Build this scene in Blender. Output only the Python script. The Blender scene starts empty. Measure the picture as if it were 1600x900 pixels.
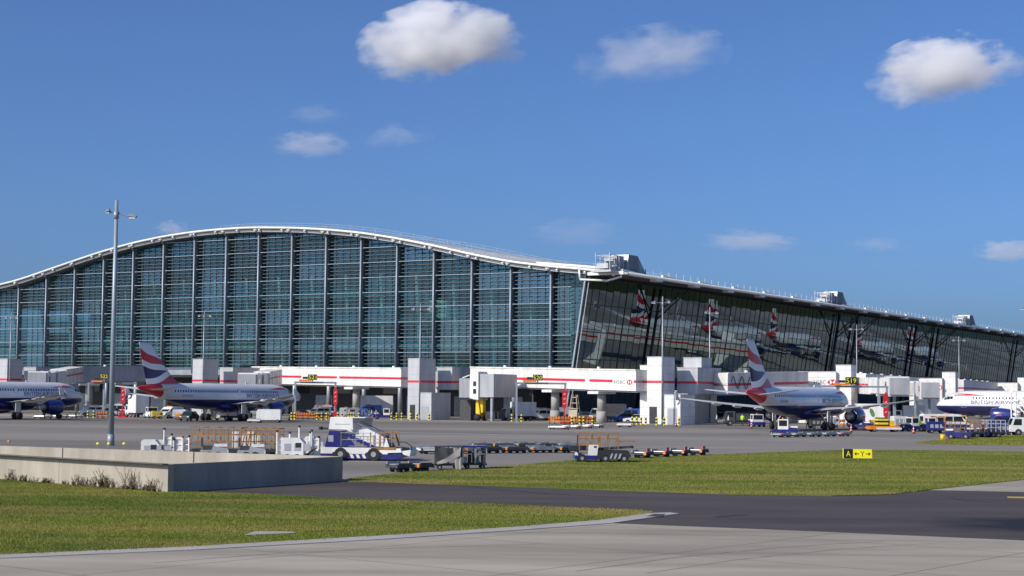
import bpy, bmesh, math, random
import numpy as np
from mathutils import Vector, Matrix

random.seed(7)
rng = np.random.default_rng(7)
scene = bpy.context.scene
COL = scene.collection
R = math.radians
PI = math.pi

# ------------------------------------------------------------------ camera, sky, sun, exposure
CAM_H = 4.2
FOCAL = 2600.0                     # in pixels of a 1600 pixel wide frame
PITCH = math.atan(170 / 2600)
ROLL = R(0.5)
FW = np.array([0, math.cos(PITCH), math.sin(PITCH)])
_r0 = np.array([1.0, 0, 0]); _u0 = np.cross(_r0, FW)
RT = math.cos(ROLL) * _r0 + math.sin(ROLL) * _u0
UP = -math.sin(ROLL) * _r0 + math.cos(ROLL) * _u0
cam_data = bpy.data.cameras.new('camera')
cam_data.sensor_width = 36.0
cam_data.lens = FOCAL / 1600 * 36
cam_data.clip_start = 0.5
cam_data.clip_end = 60000
cam = bpy.data.objects.new('camera', cam_data)
COL.objects.link(cam)
m = Matrix.Identity(4)
for i in range(3):
    m[i][0], m[i][1], m[i][2] = RT[i], UP[i], -FW[i]
m[2][3] = CAM_H
cam.matrix_world = m
scene.camera = cam

SUN_AZ = math.atan2(-0.58, -0.81)          # direction towards the sun, from +X, counter-clockwise
SUN_EL = R(34)
world = bpy.data.worlds.new('World')
scene.world = world
world.use_nodes = True
wn = world.node_tree.nodes; wl = world.node_tree.links
bg = wn['Background']
sky = wn.new('ShaderNodeTexSky')
sky.sky_type = 'NISHITA'
sky.sun_disc = False
sky.sun_elevation = SUN_EL
sky.sun_rotation = PI / 2 - SUN_AZ          # Nishita measures clockwise from +Y
sky.altitude = 0
sky.air_density = 0.65
sky.dust_density = 2.2
sky.ozone_density = 10.0
wl.new(sky.outputs[0], bg.inputs[0])
bg.inputs[1].default_value = 0.142
sun_data = bpy.data.lights.new('sun', 'SUN')
sun_data.energy = 4.3
sun_data.angle = R(0.5)
sun_data.color = (1.0, 0.92, 0.80)
sun = bpy.data.objects.new('sun', sun_data)
COL.objects.link(sun)
sdir = Vector((math.cos(SUN_AZ) * math.cos(SUN_EL), math.sin(SUN_AZ) * math.cos(SUN_EL), math.sin(SUN_EL)))
sun.rotation_euler = sdir.to_track_quat('Z', 'Y').to_euler()
sun.location = (-60, -40, 60)
scene.view_settings.view_transform = 'Standard'
scene.view_settings.look = 'None'
scene.view_settings.exposure = 0.0
scene.view_settings.gamma = 1.0
scene.view_settings.use_curve_mapping = False
scene.render.engine = 'CYCLES'
scene.cycles.use_denoising = True
scene.cycles.max_bounces = 10
scene.cycles.transparent_max_bounces = 16
scene.cycles.volume_bounces = 10
scene.cycles.volume_step_rate = 0.5

# ------------------------------------------------------------------ places
def ray(px, py):
    return FW * FOCAL + RT * (px - 800) + UP * (450 - py)
def gp(px, py, z=0.0):
    """the point of the ground (or of height z) that the photograph shows there"""
    d = ray(px, py); t = (z - CAM_H) / d[2]
    return (float(d[0] * t), float(d[1] * t), z)
def gx(px, depth, z=0.0):
    """a point on the ground at a known distance"""
    d = ray(px, 625); t = depth / d[1]
    return (float(d[0] * t), depth, z)
GRID = R(-30.1)                       # the airport grid: x along the end wall, y along the long side
GX = np.array([math.cos(GRID), math.sin(GRID)]); GY = np.array([-math.sin(GRID), math.cos(GRID)])
CORNER = np.array([14.05, 318.5])
def g2w(x, y, z=0.0):
    p = CORNER + GX * x + GY * y
    return (float(p[0]), float(p[1]), z)

# ------------------------------------------------------------------ materials
MATS = {}
def new_mat(name):
    mt = bpy.data.materials.new(name); mt.use_nodes = True
    MATS[name] = mt
    nt = mt.node_tree
    return mt, nt, nt.nodes, nt.links, nt.nodes['Principled BSDF']
def c4(c): return (c[0], c[1], c[2], 1.0)
def mixcol(nt, fac, a, b, blend='MIX'):
    n = nt.nodes.new('ShaderNodeMix'); n.data_type = 'RGBA'; n.blend_type = blend
    for s, v in ((n.inputs[0], fac), (n.inputs[6], a), (n.inputs[7], b)):
        if hasattr(v, 'is_output'): nt.links.new(v, s)
        elif isinstance(v, (int, float)): s.default_value = v
        else: s.default_value = c4(v)
    return n.outputs[2]
def ramp(nt, src, p0, p1):
    n = nt.nodes.new('ShaderNodeMapRange')
    n.inputs['From Min'].default_value = p0; n.inputs['From Max'].default_value = p1
    nt.links.new(src, n.inputs['Value'])
    return n.outputs[0]
def noise(nt, scale, detail=4, stretch=(1, 1, 1), coord='Object', rough=0.55, rotz=0):
    tc = nt.nodes.new('ShaderNodeTexCoord')
    mp = nt.nodes.new('ShaderNodeMapping')
    mp.inputs['Scale'].default_value = stretch
    mp.inputs['Rotation'].default_value = (0, 0, rotz)
    nt.links.new(tc.outputs[coord], mp.inputs[0])
    n = nt.nodes.new('ShaderNodeTexNoise')
    n.inputs['Scale'].default_value = scale; n.inputs['Detail'].default_value = detail
    n.inputs['Roughness'].default_value = rough
    nt.links.new(mp.outputs[0], n.inputs['Vector'])
    return n.outputs['Fac']
def math_node(nt, op, a, b=None):
    n = nt.nodes.new('ShaderNodeMath'); n.operation = op
    for s, v in zip(n.inputs, (a, b)):
        if v is None: continue
        if hasattr(v, 'is_output'): nt.links.new(v, s)
        else: s.default_value = v
    return n.outputs[0]
def M(name, base, rough=0.5, metal=0.0, var=0.25, scale=1.5, bump=0.0, bscale=8, stretch=(1, 1, 1), spec=0.5, coat=0.0):
    """a plain surface with uneven colour, uneven gloss and a little relief"""
    mt, nt, N, L, p = new_mat(name)
    dark = tuple(c * (1 - var) for c in base); light = tuple(min(1, c * (1 + var * 0.6)) for c in base)
    f = noise(nt, scale, 5, stretch)
    col = mixcol(nt, ramp(nt, f, 0.3, 0.7), dark, light)
    L.new(col, p.inputs['Base Color'])
    p.inputs['Roughness'].default_value = rough
    p.inputs['Metallic'].default_value = metal
    p.inputs['Specular IOR Level'].default_value = spec
    p.inputs['Coat Weight'].default_value = coat
    if bump:
        b = N.new('ShaderNodeBump'); b.inputs['Strength'].default_value = bump
        L.new(noise(nt, bscale, 6), b.inputs['Height']); L.new(b.outputs[0], p.inputs['Normal'])
    return mt

M('white_paint', (0.74, 0.735, 0.71), 0.42, var=0.16, scale=1.1, stretch=(1, 1, 0.4))
M('bridge_white', (0.76, 0.74, 0.69), 0.5, var=0.20, scale=0.7, stretch=(1, 1, 0.25))
M('cladding_pale', (0.47, 0.48, 0.50), 0.5, var=0.16, scale=0.8, stretch=(1, 1, 0.2))
M('cladding_grey', (0.36, 0.375, 0.40), 0.5, var=0.18, scale=0.8, stretch=(1, 1, 0.25))
M('steel_grey', (0.30, 0.33, 0.36), 0.45, metal=0.3, var=0.2, scale=1.2)
M('steel_pale', (0.29, 0.34, 0.39), 0.45, metal=0.2, var=0.12, scale=0.6)
M('roof_metal', (0.80, 0.78, 0.73), 0.5, metal=0.0, var=0.10, scale=0.08, stretch=(1, 0.15, 1))
M('roof_edge', (0.72, 0.72, 0.70), 0.4, metal=0.1, var=0.12, scale=0.3)
M('soffit', (0.17, 0.175, 0.18), 0.6, var=0.2, scale=0.3)
M('dark_steel', (0.035, 0.038, 0.042), 0.45, metal=0.2, var=0.3, scale=1)
M('black_rubber', (0.018, 0.018, 0.02), 0.8, var=0.3, scale=4)
M('charcoal', (0.05, 0.052, 0.058), 0.65, var=0.3, scale=2)
M('navy', (0.018, 0.020, 0.17), 0.35, var=0.25, scale=1.5, coat=0.3)
M('blue_paint', (0.03, 0.11, 0.42), 0.35, var=0.2, scale=1.5, coat=0.3)
M('red_paint', (0.55, 0.02, 0.035), 0.4, var=0.15, scale=1.2)
M('stripe_red', (0.62, 0.025, 0.06), 0.5, var=0.12, scale=0.7)
M('orange_paint', (0.75, 0.22, 0.02), 0.5, var=0.2, scale=2)
M('rust_orange', (0.33, 0.17, 0.06), 0.7, var=0.35, scale=2)
M('yellow_paint', (0.75, 0.52, 0.02), 0.45, var=0.15, scale=2)
M('sign_yellow', (0.85, 0.78, 0.01), 0.45, var=0.05, scale=2)
M('sign_black', (0.012, 0.012, 0.014), 0.5, var=0.1, scale=2)
M('silver', (0.45, 0.46, 0.47), 0.35, metal=0.6, var=0.2, scale=2)
M('dolly_metal', (0.40, 0.41, 0.42), 0.5, metal=0.4, var=0.35, scale=2.5)
M('tarp', (0.34, 0.33, 0.31), 0.75, var=0.3, scale=1.2, bump=0.5, bscale=3)
M('hivis', (0.55, 0.85, 0.03), 0.6, var=0.1, scale=4)
M('skin', (0.48, 0.28, 0.20), 0.6, var=0.1, scale=8)
M('dark_cloth', (0.025, 0.028, 0.045), 0.85, var=0.2, scale=6)
M('orange_cloth', (0.8, 0.25, 0.03), 0.7, var=0.15, scale=6)
M('beige', (0.52, 0.45, 0.33), 0.6, var=0.2, scale=1.5)
M('green_box', (0.10, 0.22, 0.05), 0.6, var=0.3, scale=2)
M('lettering_grey', (0.10, 0.10, 0.115), 0.5, var=0.1, scale=1)
M('lettering_navy', (0.03, 0.035, 0.12), 0.5, var=0.1, scale=1)
M('lamp_glass', (0.75, 0.78, 0.80), 0.2, var=0.05)
M('pillar_concrete', (0.36, 0.35, 0.33), 0.8, var=0.2, scale=0.6, bump=0.2)
M('weed_stem', (0.13, 0.10, 0.045), 0.8, var=0.3, scale=4)
M('weed_leaf', (0.15, 0.17, 0.05), 0.7, var=0.45, scale=2)
M('weed_dry', (0.26, 0.19, 0.10), 0.8, var=0.4, scale=3)

def glass_dark(name, col, rough=0.06):
    mt, nt, N, L, p = new_mat(name)
    p.inputs['Base Color'].default_value = c4(col); p.inputs['Roughness'].default_value = rough
    p.inputs['Specular IOR Level'].default_value = 0.6
    r = ramp(nt, noise(nt, 0.8, 2), 0.3, 0.7)
    L.new(mixcol(nt, r, tuple(c * 0.7 for c in col), tuple(c * 1.3 for c in col)), p.inputs['Base Color'])
    return mt
glass_dark('vehicle_glass', (0.02, 0.028, 0.035))
glass_dark('cabin_window', (0.012, 0.014, 0.02), 0.1)

def see_through(name, tint, gloss=0.10, rough=0.02, wob=0.0, coat=(0.85, 0.95, 0.96)):
    """window glass: tinted light goes through, some is mirrored, more at a slant"""
    mt, nt, N, L, p = new_mat(name)
    tr = N.new('ShaderNodeBsdfTransparent'); tr.inputs[0].default_value = c4(tint)
    gl = N.new('ShaderNodeBsdfGlossy'); gl.inputs['Roughness'].default_value = rough
    gl.inputs['Color'].default_value = c4(coat)
    lw = N.new('ShaderNodeLayerWeight'); lw.inputs['Blend'].default_value = 0.5       # the same from both faces of the pane
    fac = math_node(nt, 'MULTIPLY_ADD', math_node(nt, 'POWER', lw.outputs['Facing'], 4.0), 1.0 - gloss)
    fac.node.inputs[2].default_value = gloss
    mx = N.new('ShaderNodeMixShader')
    L.new(fac, mx.inputs[0]); L.new(tr.outputs[0], mx.inputs[1]); L.new(gl.outputs[0], mx.inputs[2])
    if wob:
        b = N.new('ShaderNodeBump'); b.inputs['Strength'].default_value = wob; b.inputs['Distance'].default_value = 0.02
        L.new(noise(nt, 0.7, 1), b.inputs['Height']); L.new(b.outputs[0], gl.inputs['Normal'])
    L.new(mx.outputs[0], N['Material Output'].inputs[0])
    return mt
see_through('gable_glass', (0.38, 0.62, 0.62), 0.085, 0.03, 0.0, (0.34, 0.66, 0.80))
see_through('gable_glass_b', (0.31, 0.54, 0.56), 0.115, 0.03, 0.0, (0.32, 0.64, 0.82))
see_through('gable_glass_c', (0.46, 0.68, 0.68), 0.07, 0.04, 0.0, (0.42, 0.70, 0.84))
see_through('gable_glass_d', (0.33, 0.55, 0.60), 0.16, 0.03, 0.0, (0.38, 0.66, 0.86))
see_through('side_glass', (0.05, 0.07, 0.08), 0.19, 0.01, 0.03, (0.68, 0.86, 0.92))

def striped(name, ca, cb, period, duty=0.5, axis=2, slant=0.0):
    mt, nt, N, L, p = new_mat(name)
    tc = N.new('ShaderNodeTexCoord'); sx = N.new('ShaderNodeSeparateXYZ')
    L.new(tc.outputs['Object'], sx.inputs[0])
    v = sx.outputs[axis]
    if slant: v = math_node(nt, 'ADD', v, math_node(nt, 'MULTIPLY', sx.outputs[0], slant))
    v = math_node(nt, 'FRACT', math_node(nt, 'DIVIDE', math_node(nt, 'ADD', v, 100 * period), period))
    L.new(mixcol(nt, math_node(nt, 'LESS_THAN', v, duty), cb, ca), p.inputs['Base Color'])
    p.inputs['Roughness'].default_value = 0.5
    return mt
striped('hazard', (0.75, 0.62, 0.02), (0.015, 0.015, 0.015), 0.5)
striped('cone_bands', (0.75, 0.06, 0.02), (0.78, 0.78, 0.76), 0.36, 0.62)
striped('barrier_bands', (0.75, 0.20, 0.01), (0.10, 0.06, 0.03), 0.42, 0.66, 0)
striped('red_white', (0.62, 0.02, 0.03), (0.75, 0.72, 0.70), 0.55, 0.7, 2, 0.8)

# livery: white with a dark blue belly
def livery():
    mt, nt, N, L, p = new_mat('fuselage_paint')
    tc = N.new('ShaderNodeTexCoord'); sx = N.new('ShaderNodeSeparateXYZ')
    L.new(tc.outputs['Object'], sx.inputs[0])
    dirt = ramp(nt, noise(nt, 0.6, 4, (0.4, 1, 1)), 0.35, 0.7)
    white = mixcol(nt, dirt, (0.66, 0.67, 0.68), (0.78, 0.78, 0.78))
    blue = mixcol(nt, dirt, (0.014, 0.017, 0.085), (0.02, 0.024, 0.12))
    belly = math_node(nt, 'LESS_THAN', sx.outputs[2], -0.5)
    tail = math_node(nt, 'LESS_THAN', sx.outputs[0], -32.9)
    c = mixcol(nt, belly, white, blue)
    red = mixcol(nt, dirt, (0.45, 0.012, 0.025), (0.58, 0.02, 0.035))
    c = mixcol(nt, tail, c, red)
    L.new(c, p.inputs['Base Color'])
    p.inputs['Roughness'].default_value = 0.28
    p.inputs['Coat Weight'].default_value = 0.3
livery()
def fin_flag():
    """waving red, white and blue bands, in the fin's own chord / height coordinates"""
    mt, nt, N, L, p = new_mat('fin_flag')
    uv = N.new('ShaderNodeUVMap'); uv.uv_map = 'st'
    sx = N.new('ShaderNodeSeparateXYZ'); L.new(uv.outputs[0], sx.inputs[0])
    s, t = sx.outputs[0], sx.outputs[1]
    wave = math_node(nt, 'MULTIPLY', math_node(nt, 'SINE', math_node(nt, 'MULTIPLY', s, 5.2)), 0.03)
    tw = math_node(nt, 'ADD', t, wave)
    def above(c0, c1):       # 1 where t is above the line c0 + c1 * s
        return math_node(nt, 'GREATER_THAN', tw, math_node(nt, 'ADD', math_node(nt, 'MULTIPLY', s, c1), c0))
    red = (0.50, 0.015, 0.03); white = (0.72, 0.73, 0.74); blue = (0.014, 0.02, 0.10)
    c = mixcol(nt, above(0.03, 0.20), red, white)
    c = mixcol(nt, above(0.16, 0.17), c, blue)
    c = mixcol(nt, above(0.46, -0.15), c, white)
    c = mixcol(nt, above(0.61, -0.17), c, red)
    c = mixcol(nt, above(0.88, -0.30), c, white)
    L.new(c, p.inputs['Base Color']); p.inputs['Roughness'].default_value = 0.3
fin_flag()

# ground
def ground_mat(name, stops, rough, s1, s2, stretch=(1, 1, 1), bump=0.1, bscale=6, rotz=0, lines=None, spec=0.3, fine=40, patch=None, streak=0.0):
    mt, nt, N, L, p = new_mat(name)
    a = ramp(nt, noise(nt, s1, 6, stretch, rotz=rotz), 0.32, 0.68)
    b = ramp(nt, noise(nt, s2, 6, stretch, rotz=rotz, rough=0.7), 0.3, 0.7)
    g = ramp(nt, noise(nt, fine, 3), 0.2, 0.8)
    c = mixcol(nt, a, stops[0], stops[1])
    c = mixcol(nt, math_node(nt, 'MULTIPLY', b, 0.42), c, stops[2])
    c = mixcol(nt, math_node(nt, 'MULTIPLY', g, 0.25), c, tuple(x * 0.6 for x in stops[0]))
    st_ = ramp(nt, noise(nt, 0.9, 5, (0.05, 1, 1), rotz=rotz + 0.12, rough=0.6), 0.55, 0.75)     # rubber and brushed streaks
    c = mixcol(nt, math_node(nt, 'MULTIPLY', st_, streak), c, tuple(x * 0.55 for x in stops[0]))
    if lines:                                   # slab joints
        tc = N.new('ShaderNodeTexCoord'); mp = N.new('ShaderNodeMapping'); mp.inputs['Rotation'].default_value = (0, 0, -GRID + lines[1])
        L.new(tc.outputs['Object'], mp.inputs[0]); sx = N.new('ShaderNodeSeparateXYZ'); L.new(mp.outputs[0], sx.inputs[0])
        for k in (0, 1):
            v = math_node(nt, 'FRACT', math_node(nt, 'DIVIDE', math_node(nt, 'ADD', sx.outputs[k], 3000), lines[0]))
            c = mixcol(nt, math_node(nt, 'MULTIPLY', math_node(nt, 'LESS_THAN', v, 0.012), lines[2]), c, tuple(x * 0.5 for x in stops[0]))
    if patch:                                   # newly laid dark surface, its edge ragged
        tc = N.new('ShaderNodeTexCoord'); mp = N.new('ShaderNodeMapping'); mp.vector_type = 'POINT'
        (cx, cy), (rx, ry), pc = patch
        mp.inputs['Location'].default_value = (-cx / rx, -cy / ry, 0); mp.inputs['Scale'].default_value = (1 / rx, 1 / ry, 0)
        L.new(tc.outputs['Object'], mp.inputs[0])
        ln = N.new('ShaderNodeVectorMath'); ln.operation = 'LENGTH'; L.new(mp.outputs[0], ln.inputs[0])
        d = math_node(nt, 'ADD', ln.outputs['Value'], math_node(nt, 'MULTIPLY', noise(nt, 0.35, 5), 0.7))
        c = mixcol(nt, ramp(nt, d, 1.45, 1.1), c, pc)
    L.new(c, p.inputs['Base Color'])
    p.inputs['Roughness'].default_value = rough
    p.inputs['Specular IOR Level'].default_value = spec
    bp = N.new('ShaderNodeBump'); bp.inputs['Strength'].default_value = bump
    L.new(noise(nt, bscale, 6), bp.inputs['Height']); L.new(bp.outputs[0], p.inputs['Normal'])
    return mt
ground_mat('apron_surface', ((0.13, 0.117, 0.099), (0.40, 0.362, 0.312), (0.20, 0.18, 0.156)), 0.75, 0.022, 0.3, (0.3, 1, 1), 0.08, 3, lines=(7.5, 0, 0.4), streak=0.45)
ground_mat('taxi_concrete', ((0.25, 0.222, 0.178), (0.50, 0.455, 0.372), (0.34, 0.285, 0.222)), 0.8, 0.28, 1.3, (0.28, 1, 1), 0.1, 6, rotz=0.22, lines=(7.0, 0.15, 0.6), streak=0.6)
ground_mat('asphalt', ((0.054, 0.044, 0.040), (0.105, 0.088, 0.080), (0.062, 0.051, 0.047)), 0.85, 0.3, 1.4, (0.3, 1, 1), 0.15, 14, streak=0.35,
           patch=((23.0, 56.8), (8.5, 5.2), (0.014, 0.014, 0.02)))
ground_mat('kerb_concrete', ((0.36, 0.34, 0.31), (0.46, 0.44, 0.41), (0.38, 0.35, 0.31)), 0.8, 0.5, 2.0, (1, 1, 1), 0.15, 10)
ground_mat('wall_concrete', ((0.34, 0.305, 0.25), (0.52, 0.475, 0.405), (0.26, 0.222, 0.165)), 0.85, 0.55, 2.4, (1, 1, 0.35), 0.2, 9)
ground_mat('line_white', ((0.24, 0.23, 0.22), (0.34, 0.33, 0.315), (0.26, 0.25, 0.24)), 0.7, 0.6, 3.0)
ground_mat('line_yellow', ((0.50, 0.33, 0.04), (0.60, 0.42, 0.06), (0.35, 0.25, 0.06)), 0.7, 0.6, 3.0)
def turf_mat(name, k, bump):
    mt, nt, N, L, p = new_mat(name)
    f = ramp(nt, noise(nt, 0.13, 6, (0.3, 1, 1)), 0.34, 0.66)
    f2 = ramp(nt, noise(nt, 1.1, 4, (0.5, 1, 1)), 0.3, 0.7)
    f3 = ramp(nt, noise(nt, 0.30, 6, (0.22, 1, 1), rotz=0.08, rough=0.65), 0.44, 0.64)
    s = lambda c: tuple(x * k for x in c)
    c = mixcol(nt, f, s((0.070, 0.112, 0.012)), s((0.160, 0.188, 0.025)))
    c = mixcol(nt, math_node(nt, 'MULTIPLY', f2, 0.3), c, s((0.19, 0.20, 0.04)))
    c = mixcol(nt, math_node(nt, 'MULTIPLY', f3, 0.75), c, s((0.26, 0.215, 0.07)))
    L.new(c, p.inputs['Base Color']); p.inputs['Roughness'].default_value = 0.8
    p.inputs['Specular IOR Level'].default_value = 0.15
    if bump:
        b = N.new('ShaderNodeBump'); b.inputs['Strength'].default_value = bump
        L.new(noise(nt, 9, 5), b.inputs['Height']); L.new(b.outputs[0], p.inputs['Normal'])
turf_mat('grass_soil', 0.85, 0.35)
turf_mat('grass_blade', 1.16, 0)

# ------------------------------------------------------------------ mesh building
class MB:
    def __init__(s): s.v = []; s.f = []; s.m = []
    def add(s, vs, fs, m=0):
        o = len(s.v); s.v.extend([tuple(map(float, v)) for v in vs])
        for f in fs: s.f.append([o + i for i in f]); s.m.append(m)
        return s
    def bb(s, x0, x1, y0, y1, z0, z1, m=0):
        return s.add([(x0, y0, z0), (x1, y0, z0), (x1, y1, z0), (x0, y1, z0), (x0, y0, z1), (x1, y0, z1), (x1, y1, z1), (x0, y1, z1)],
                     [(0, 3, 2, 1), (4, 5, 6, 7), (0, 1, 5, 4), (1, 2, 6, 5), (2, 3, 7, 6), (3, 0, 4, 7)], m)
    def bar(s, p, q, w, h=None, m=0):
        p = Vector(p); q = Vector(q); d = (q - p).normalized(); h = w if h is None else h
        a = d.cross(Vector((0, 0, 1)))
        a = Vector((1, 0, 0)) if a.length < 1e-4 else a.normalized()
        b = a.cross(d).normalized(); a = a * w / 2; b = b * h / 2
        vs = [p - a - b, p + a - b, p + a + b, p - a + b, q - a - b, q + a - b, q + a + b, q - a + b]
        return s.add(vs, [(0, 1, 2, 3), (7, 6, 5, 4), (0, 4, 5, 1), (1, 5, 6, 2), (2, 6, 7, 3), (3, 7, 4, 0)], m)
    def tube(s, p, q, r, n=8, r2=None, m=0):
        p = Vector(p); q = Vector(q); d = (q - p).normalized(); r2 = r if r2 is None else r2
        a = d.cross(Vector((0, 0, 1)))
        a = Vector((1, 0, 0)) if a.length < 1e-4 else a.normalized()
        b = d.cross(a)
        vs = [p + (a * math.cos(2 * PI * i / n) + b * math.sin(2 * PI * i / n)) * r for i in range(n)]
        vs += [q + (a * math.cos(2 * PI * i / n) + b * math.sin(2 * PI * i / n)) * r2 for i in range(n)]
        fs = [(i, (i + 1) % n, n + (i + 1) % n, n + i) for i in range(n)] + [tuple(range(n))[::-1], tuple(range(n, 2 * n))]
        return s.add(vs, fs, m)
    def path(s, pts, r, n=6, m=0):
        for a, b in zip(pts[:-1], pts[1:]): s.tube(a, b, r, n, m=m)
        return s
    def prism(s, poly, y0, y1, m=0):
        """polygon in x,z pushed along y"""
        n = len(poly)
        vs = [(x, y0, z) for x, z in poly] + [(x, y1, z) for x, z in poly]
        fs = [tuple(range(n)), tuple(range(n, 2 * n))[::-1]] + [(i, n + i, n + (i + 1) % n, (i + 1) % n) for i in range(n)]
        return s.add(vs, fs, m)
    def slab(s, poly, z0, z1, m=0):
        n = len(poly)
        vs = [(x, y, z0) for x, y in poly] + [(x, y, z1) for x, y in poly]
        fs = [tuple(range(n))[::-1], tuple(range(n, 2 * n))] + [(i, (i + 1) % n, n + (i + 1) % n, n + i) for i in range(n)]
        return s.add(vs, fs, m)
    def quad(s, a, b, c, d, m=0): return s.add([a, b, c, d], [(0, 1, 2, 3)], m)
    def loft(s, rings, m=0, cap=True):
        n = len(rings[0]); vs = [p for r in rings for p in r]; fs = []
        for k in range(len(rings) - 1):
            for i in range(n):
                j = (i + 1) % n
                fs.append((k * n + i, k * n + j, (k + 1) * n + j, (k + 1) * n + i))
        if cap: fs += [tuple(range(n))[::-1], tuple(range((len(rings) - 1) * n, len(rings) * n))]
        return s.add(vs, fs, m)
    def mesh(s, name, mats, smooth=False):
        me = bpy.data.meshes.new(name)
        me.from_pydata(s.v, [], s.f)
        bm = bmesh.new(); bm.from_mesh(me); bmesh.ops.recalc_face_normals(bm, faces=bm.faces); bm.to_mesh(me); bm.free()
        mats = [mats] if isinstance(mats, str) else mats
        for k in mats: me.materials.append(MATS[k])
        if len(mats) > 1: me.polygons.foreach_set('material_index', s.m)
        if smooth: me.polygons.foreach_set('use_smooth', [True] * len(me.polygons))
        me.update()
        return me
    def build(s, name, mats, parent=None, smooth=False, loc=None, rz=0):
        return link(name, s.mesh(name, mats, smooth), parent, loc, rz)
def link(name, me, parent=None, loc=None, rz=0):
    o = bpy.data.objects.new(name, me); COL.objects.link(o)
    if parent is not None: o.parent = parent
    if loc is not None: o.location = loc
    if rz: o.rotation_euler = (0, 0, rz)
    return o
def tag(o, label, cat, group=None, kind=None):
    o['label'] = label; o['category'] = cat
    if group: o['group'] = group
    if kind: o['kind'] = kind
    return o
def thing(name, label, cat, loc=(0, 0, 0), rz=0, group=None):
    o = bpy.data.objects.new(name, None); COL.objects.link(o)
    o.empty_display_size = 0.5
    o.location = loc; o.rotation_euler = (0, 0, rz)
    return tag(o, label, cat, group)
def holder(name, parent, loc=(0, 0, 0), rot=(0, 0, 0)):
    o = bpy.data.objects.new(name, None); COL.objects.link(o); o.parent = parent; o.location = loc; o.rotation_euler = rot
    return o
def dup(o, loc, rz, label, group=None, parent=None, flip=False):
    c = o.copy(); COL.objects.link(c)
    c.parent = parent
    if parent is None:
        c.location = loc; c.rotation_euler = (0, 0, rz); c['label'] = label
        if group: c['group'] = group
    for ch in o.children: dup(ch, None, None, None, None, c)
    return c
def structure(o):
    o['kind'] = 'structure'; return o
_tc = {}
def text2d(s):
    """letters as flat faces, one unit of capital height"""
    if s in _tc: return _tc[s]
    cu = bpy.data.curves.new('letters', 'FONT'); cu.body = s; cu.resolution_u = 3
    ob = bpy.data.objects.new('letters', cu); COL.objects.link(ob)
    me = ob.to_mesh()
    v = np.array([tuple(p.co) for p in me.vertices]).reshape(-1, 3)[:, :2]
    f = [tuple(p.vertices) for p in me.polygons]
    ob.to_mesh_clear(); bpy.data.objects.remove(ob); bpy.data.curves.remove(cu)
    h = v[:, 1].max() - 0.0
    v = v / max(h, 1e-6)
    _tc[s] = (v, f)
    return _tc[s]
def letters(s, place, name, mat, parent, width=None, height=1.0):
    """place maps flat letter coordinates (u, v) in metres to a point"""
    v, f = text2d(s)
    w = v[:, 0].max() - v[:, 0].min()
    su = (width / w) if width else height
    mb = MB(); mb.add([place((a - v[:, 0].min()) * su, b * height) for a, b in v], f)
    return mb.build(name, mat, parent)

# ------------------------------------------------------------------ ground
def sheet(name, pts, z, mat, edge=0.0):
    mb = MB(); p2 = [(p[0], p[1]) for p in pts]
    if edge: mb.slab(p2, z - edge, z)
    else: mb.add([(x, y, z) for x, y in p2], [tuple(range(len(p2)))])
    return structure(mb.build(name, mat))
def px_poly(l): return [gp(*p) for p in l]
structure(MB().quad((-6000, -600, 0), (6000, -600, 0), (6000, 9000, 0), (-6000, 9000, 0)).build('apron', 'apron_surface'))
road_top = [(262, 770), (531, 752), (590, 750), (1450, 762), (1600, 748), (2000, 706)]
road_low = [(2300, 876), (1600, 845), (1280, 831), (960, 818), (930, 815), (200, 800)]
sheet('service_road', px_poly(road_top + road_low), 0.004, 'asphalt')
tx = px_poly([(-500, 898), (0, 873), (300, 860), (600, 843), (800, 829.5), (930, 820), (958, 818), (1280, 831), (1600, 845), (2300, 876)])
sheet('taxiway', tx + [(140, 20, 0), (140, -40, 0), (-140, -40, 0), (-140, 30, 0)], 0.008, 'taxi_concrete')
sheet('shoulder_strip', px_poly([(1450, 766), (1600, 750), (2000, 708), (2100, 790), (1600, 769), (1480, 766.6)]), 0.008, 'taxi_concrete')
kerb_low = [(-500, 898), (0, 873.5), (300, 860.5), (600, 843.5), (800, 830), (930, 820.5), (958, 818), (1062, 803.3)]
kerb_up = [(1046, 801.8), (1012, 802.8), (930, 814), (800, 824.5), (600, 837.5), (300, 855), (0, 868), (-500, 893)]
sheet('kerb_strip', px_poly(kerb_low + kerb_up), 0.03, 'kerb_concrete', 0.04)
GRASS_A = px_poly([(-500, 715), (0, 749), (262, 769.5), (340, 771), (420, 774), (500, 778.5), (700, 786), (860, 793), (1000, 798.5), (1022, 801.5), (930, 814), (800, 824.5), (600, 837.5), (300, 855), (0, 868), (-500, 893)])
GRASS_B = px_poly([(533, 753), (548, 748), (640, 738), (740, 733), (800, 728), (900, 719.5), (1000, 715), (1100, 711.5), (1200, 707.5), (1320, 703.5), (1450, 704), (1600, 706), (2000, 706.5),
                   (1600, 750), (1450, 766), (1390, 773), (1300, 775.5), (1150, 773), (1000, 768), (850, 762.5), (700, 757.5), (590, 753.5)])
GRASS_C = px_poly([(1432, 692.3), (1470, 687.5), (1530, 683), (1600, 679.5), (1900, 668), (1900, 697), (1600, 695.5), (1500, 695), (1440, 693.6)])
for pts in (GRASS_A, GRASS_B, GRASS_C):
    sheet('lawn', pts, 0.035, 'grass_soil', 0.05)
sheet('drain_cover', px_poly([(1010, 808.2), (1022, 804.4), (1040, 804.6), (1034, 808.4)]), 0.036, 'charcoal', 0.01)
sheet('taxi_line', px_poly([(1574, 776), (1700, 778), (1700, 780.6), (1574, 778.2)]), 0.0085, 'line_yellow')
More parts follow.
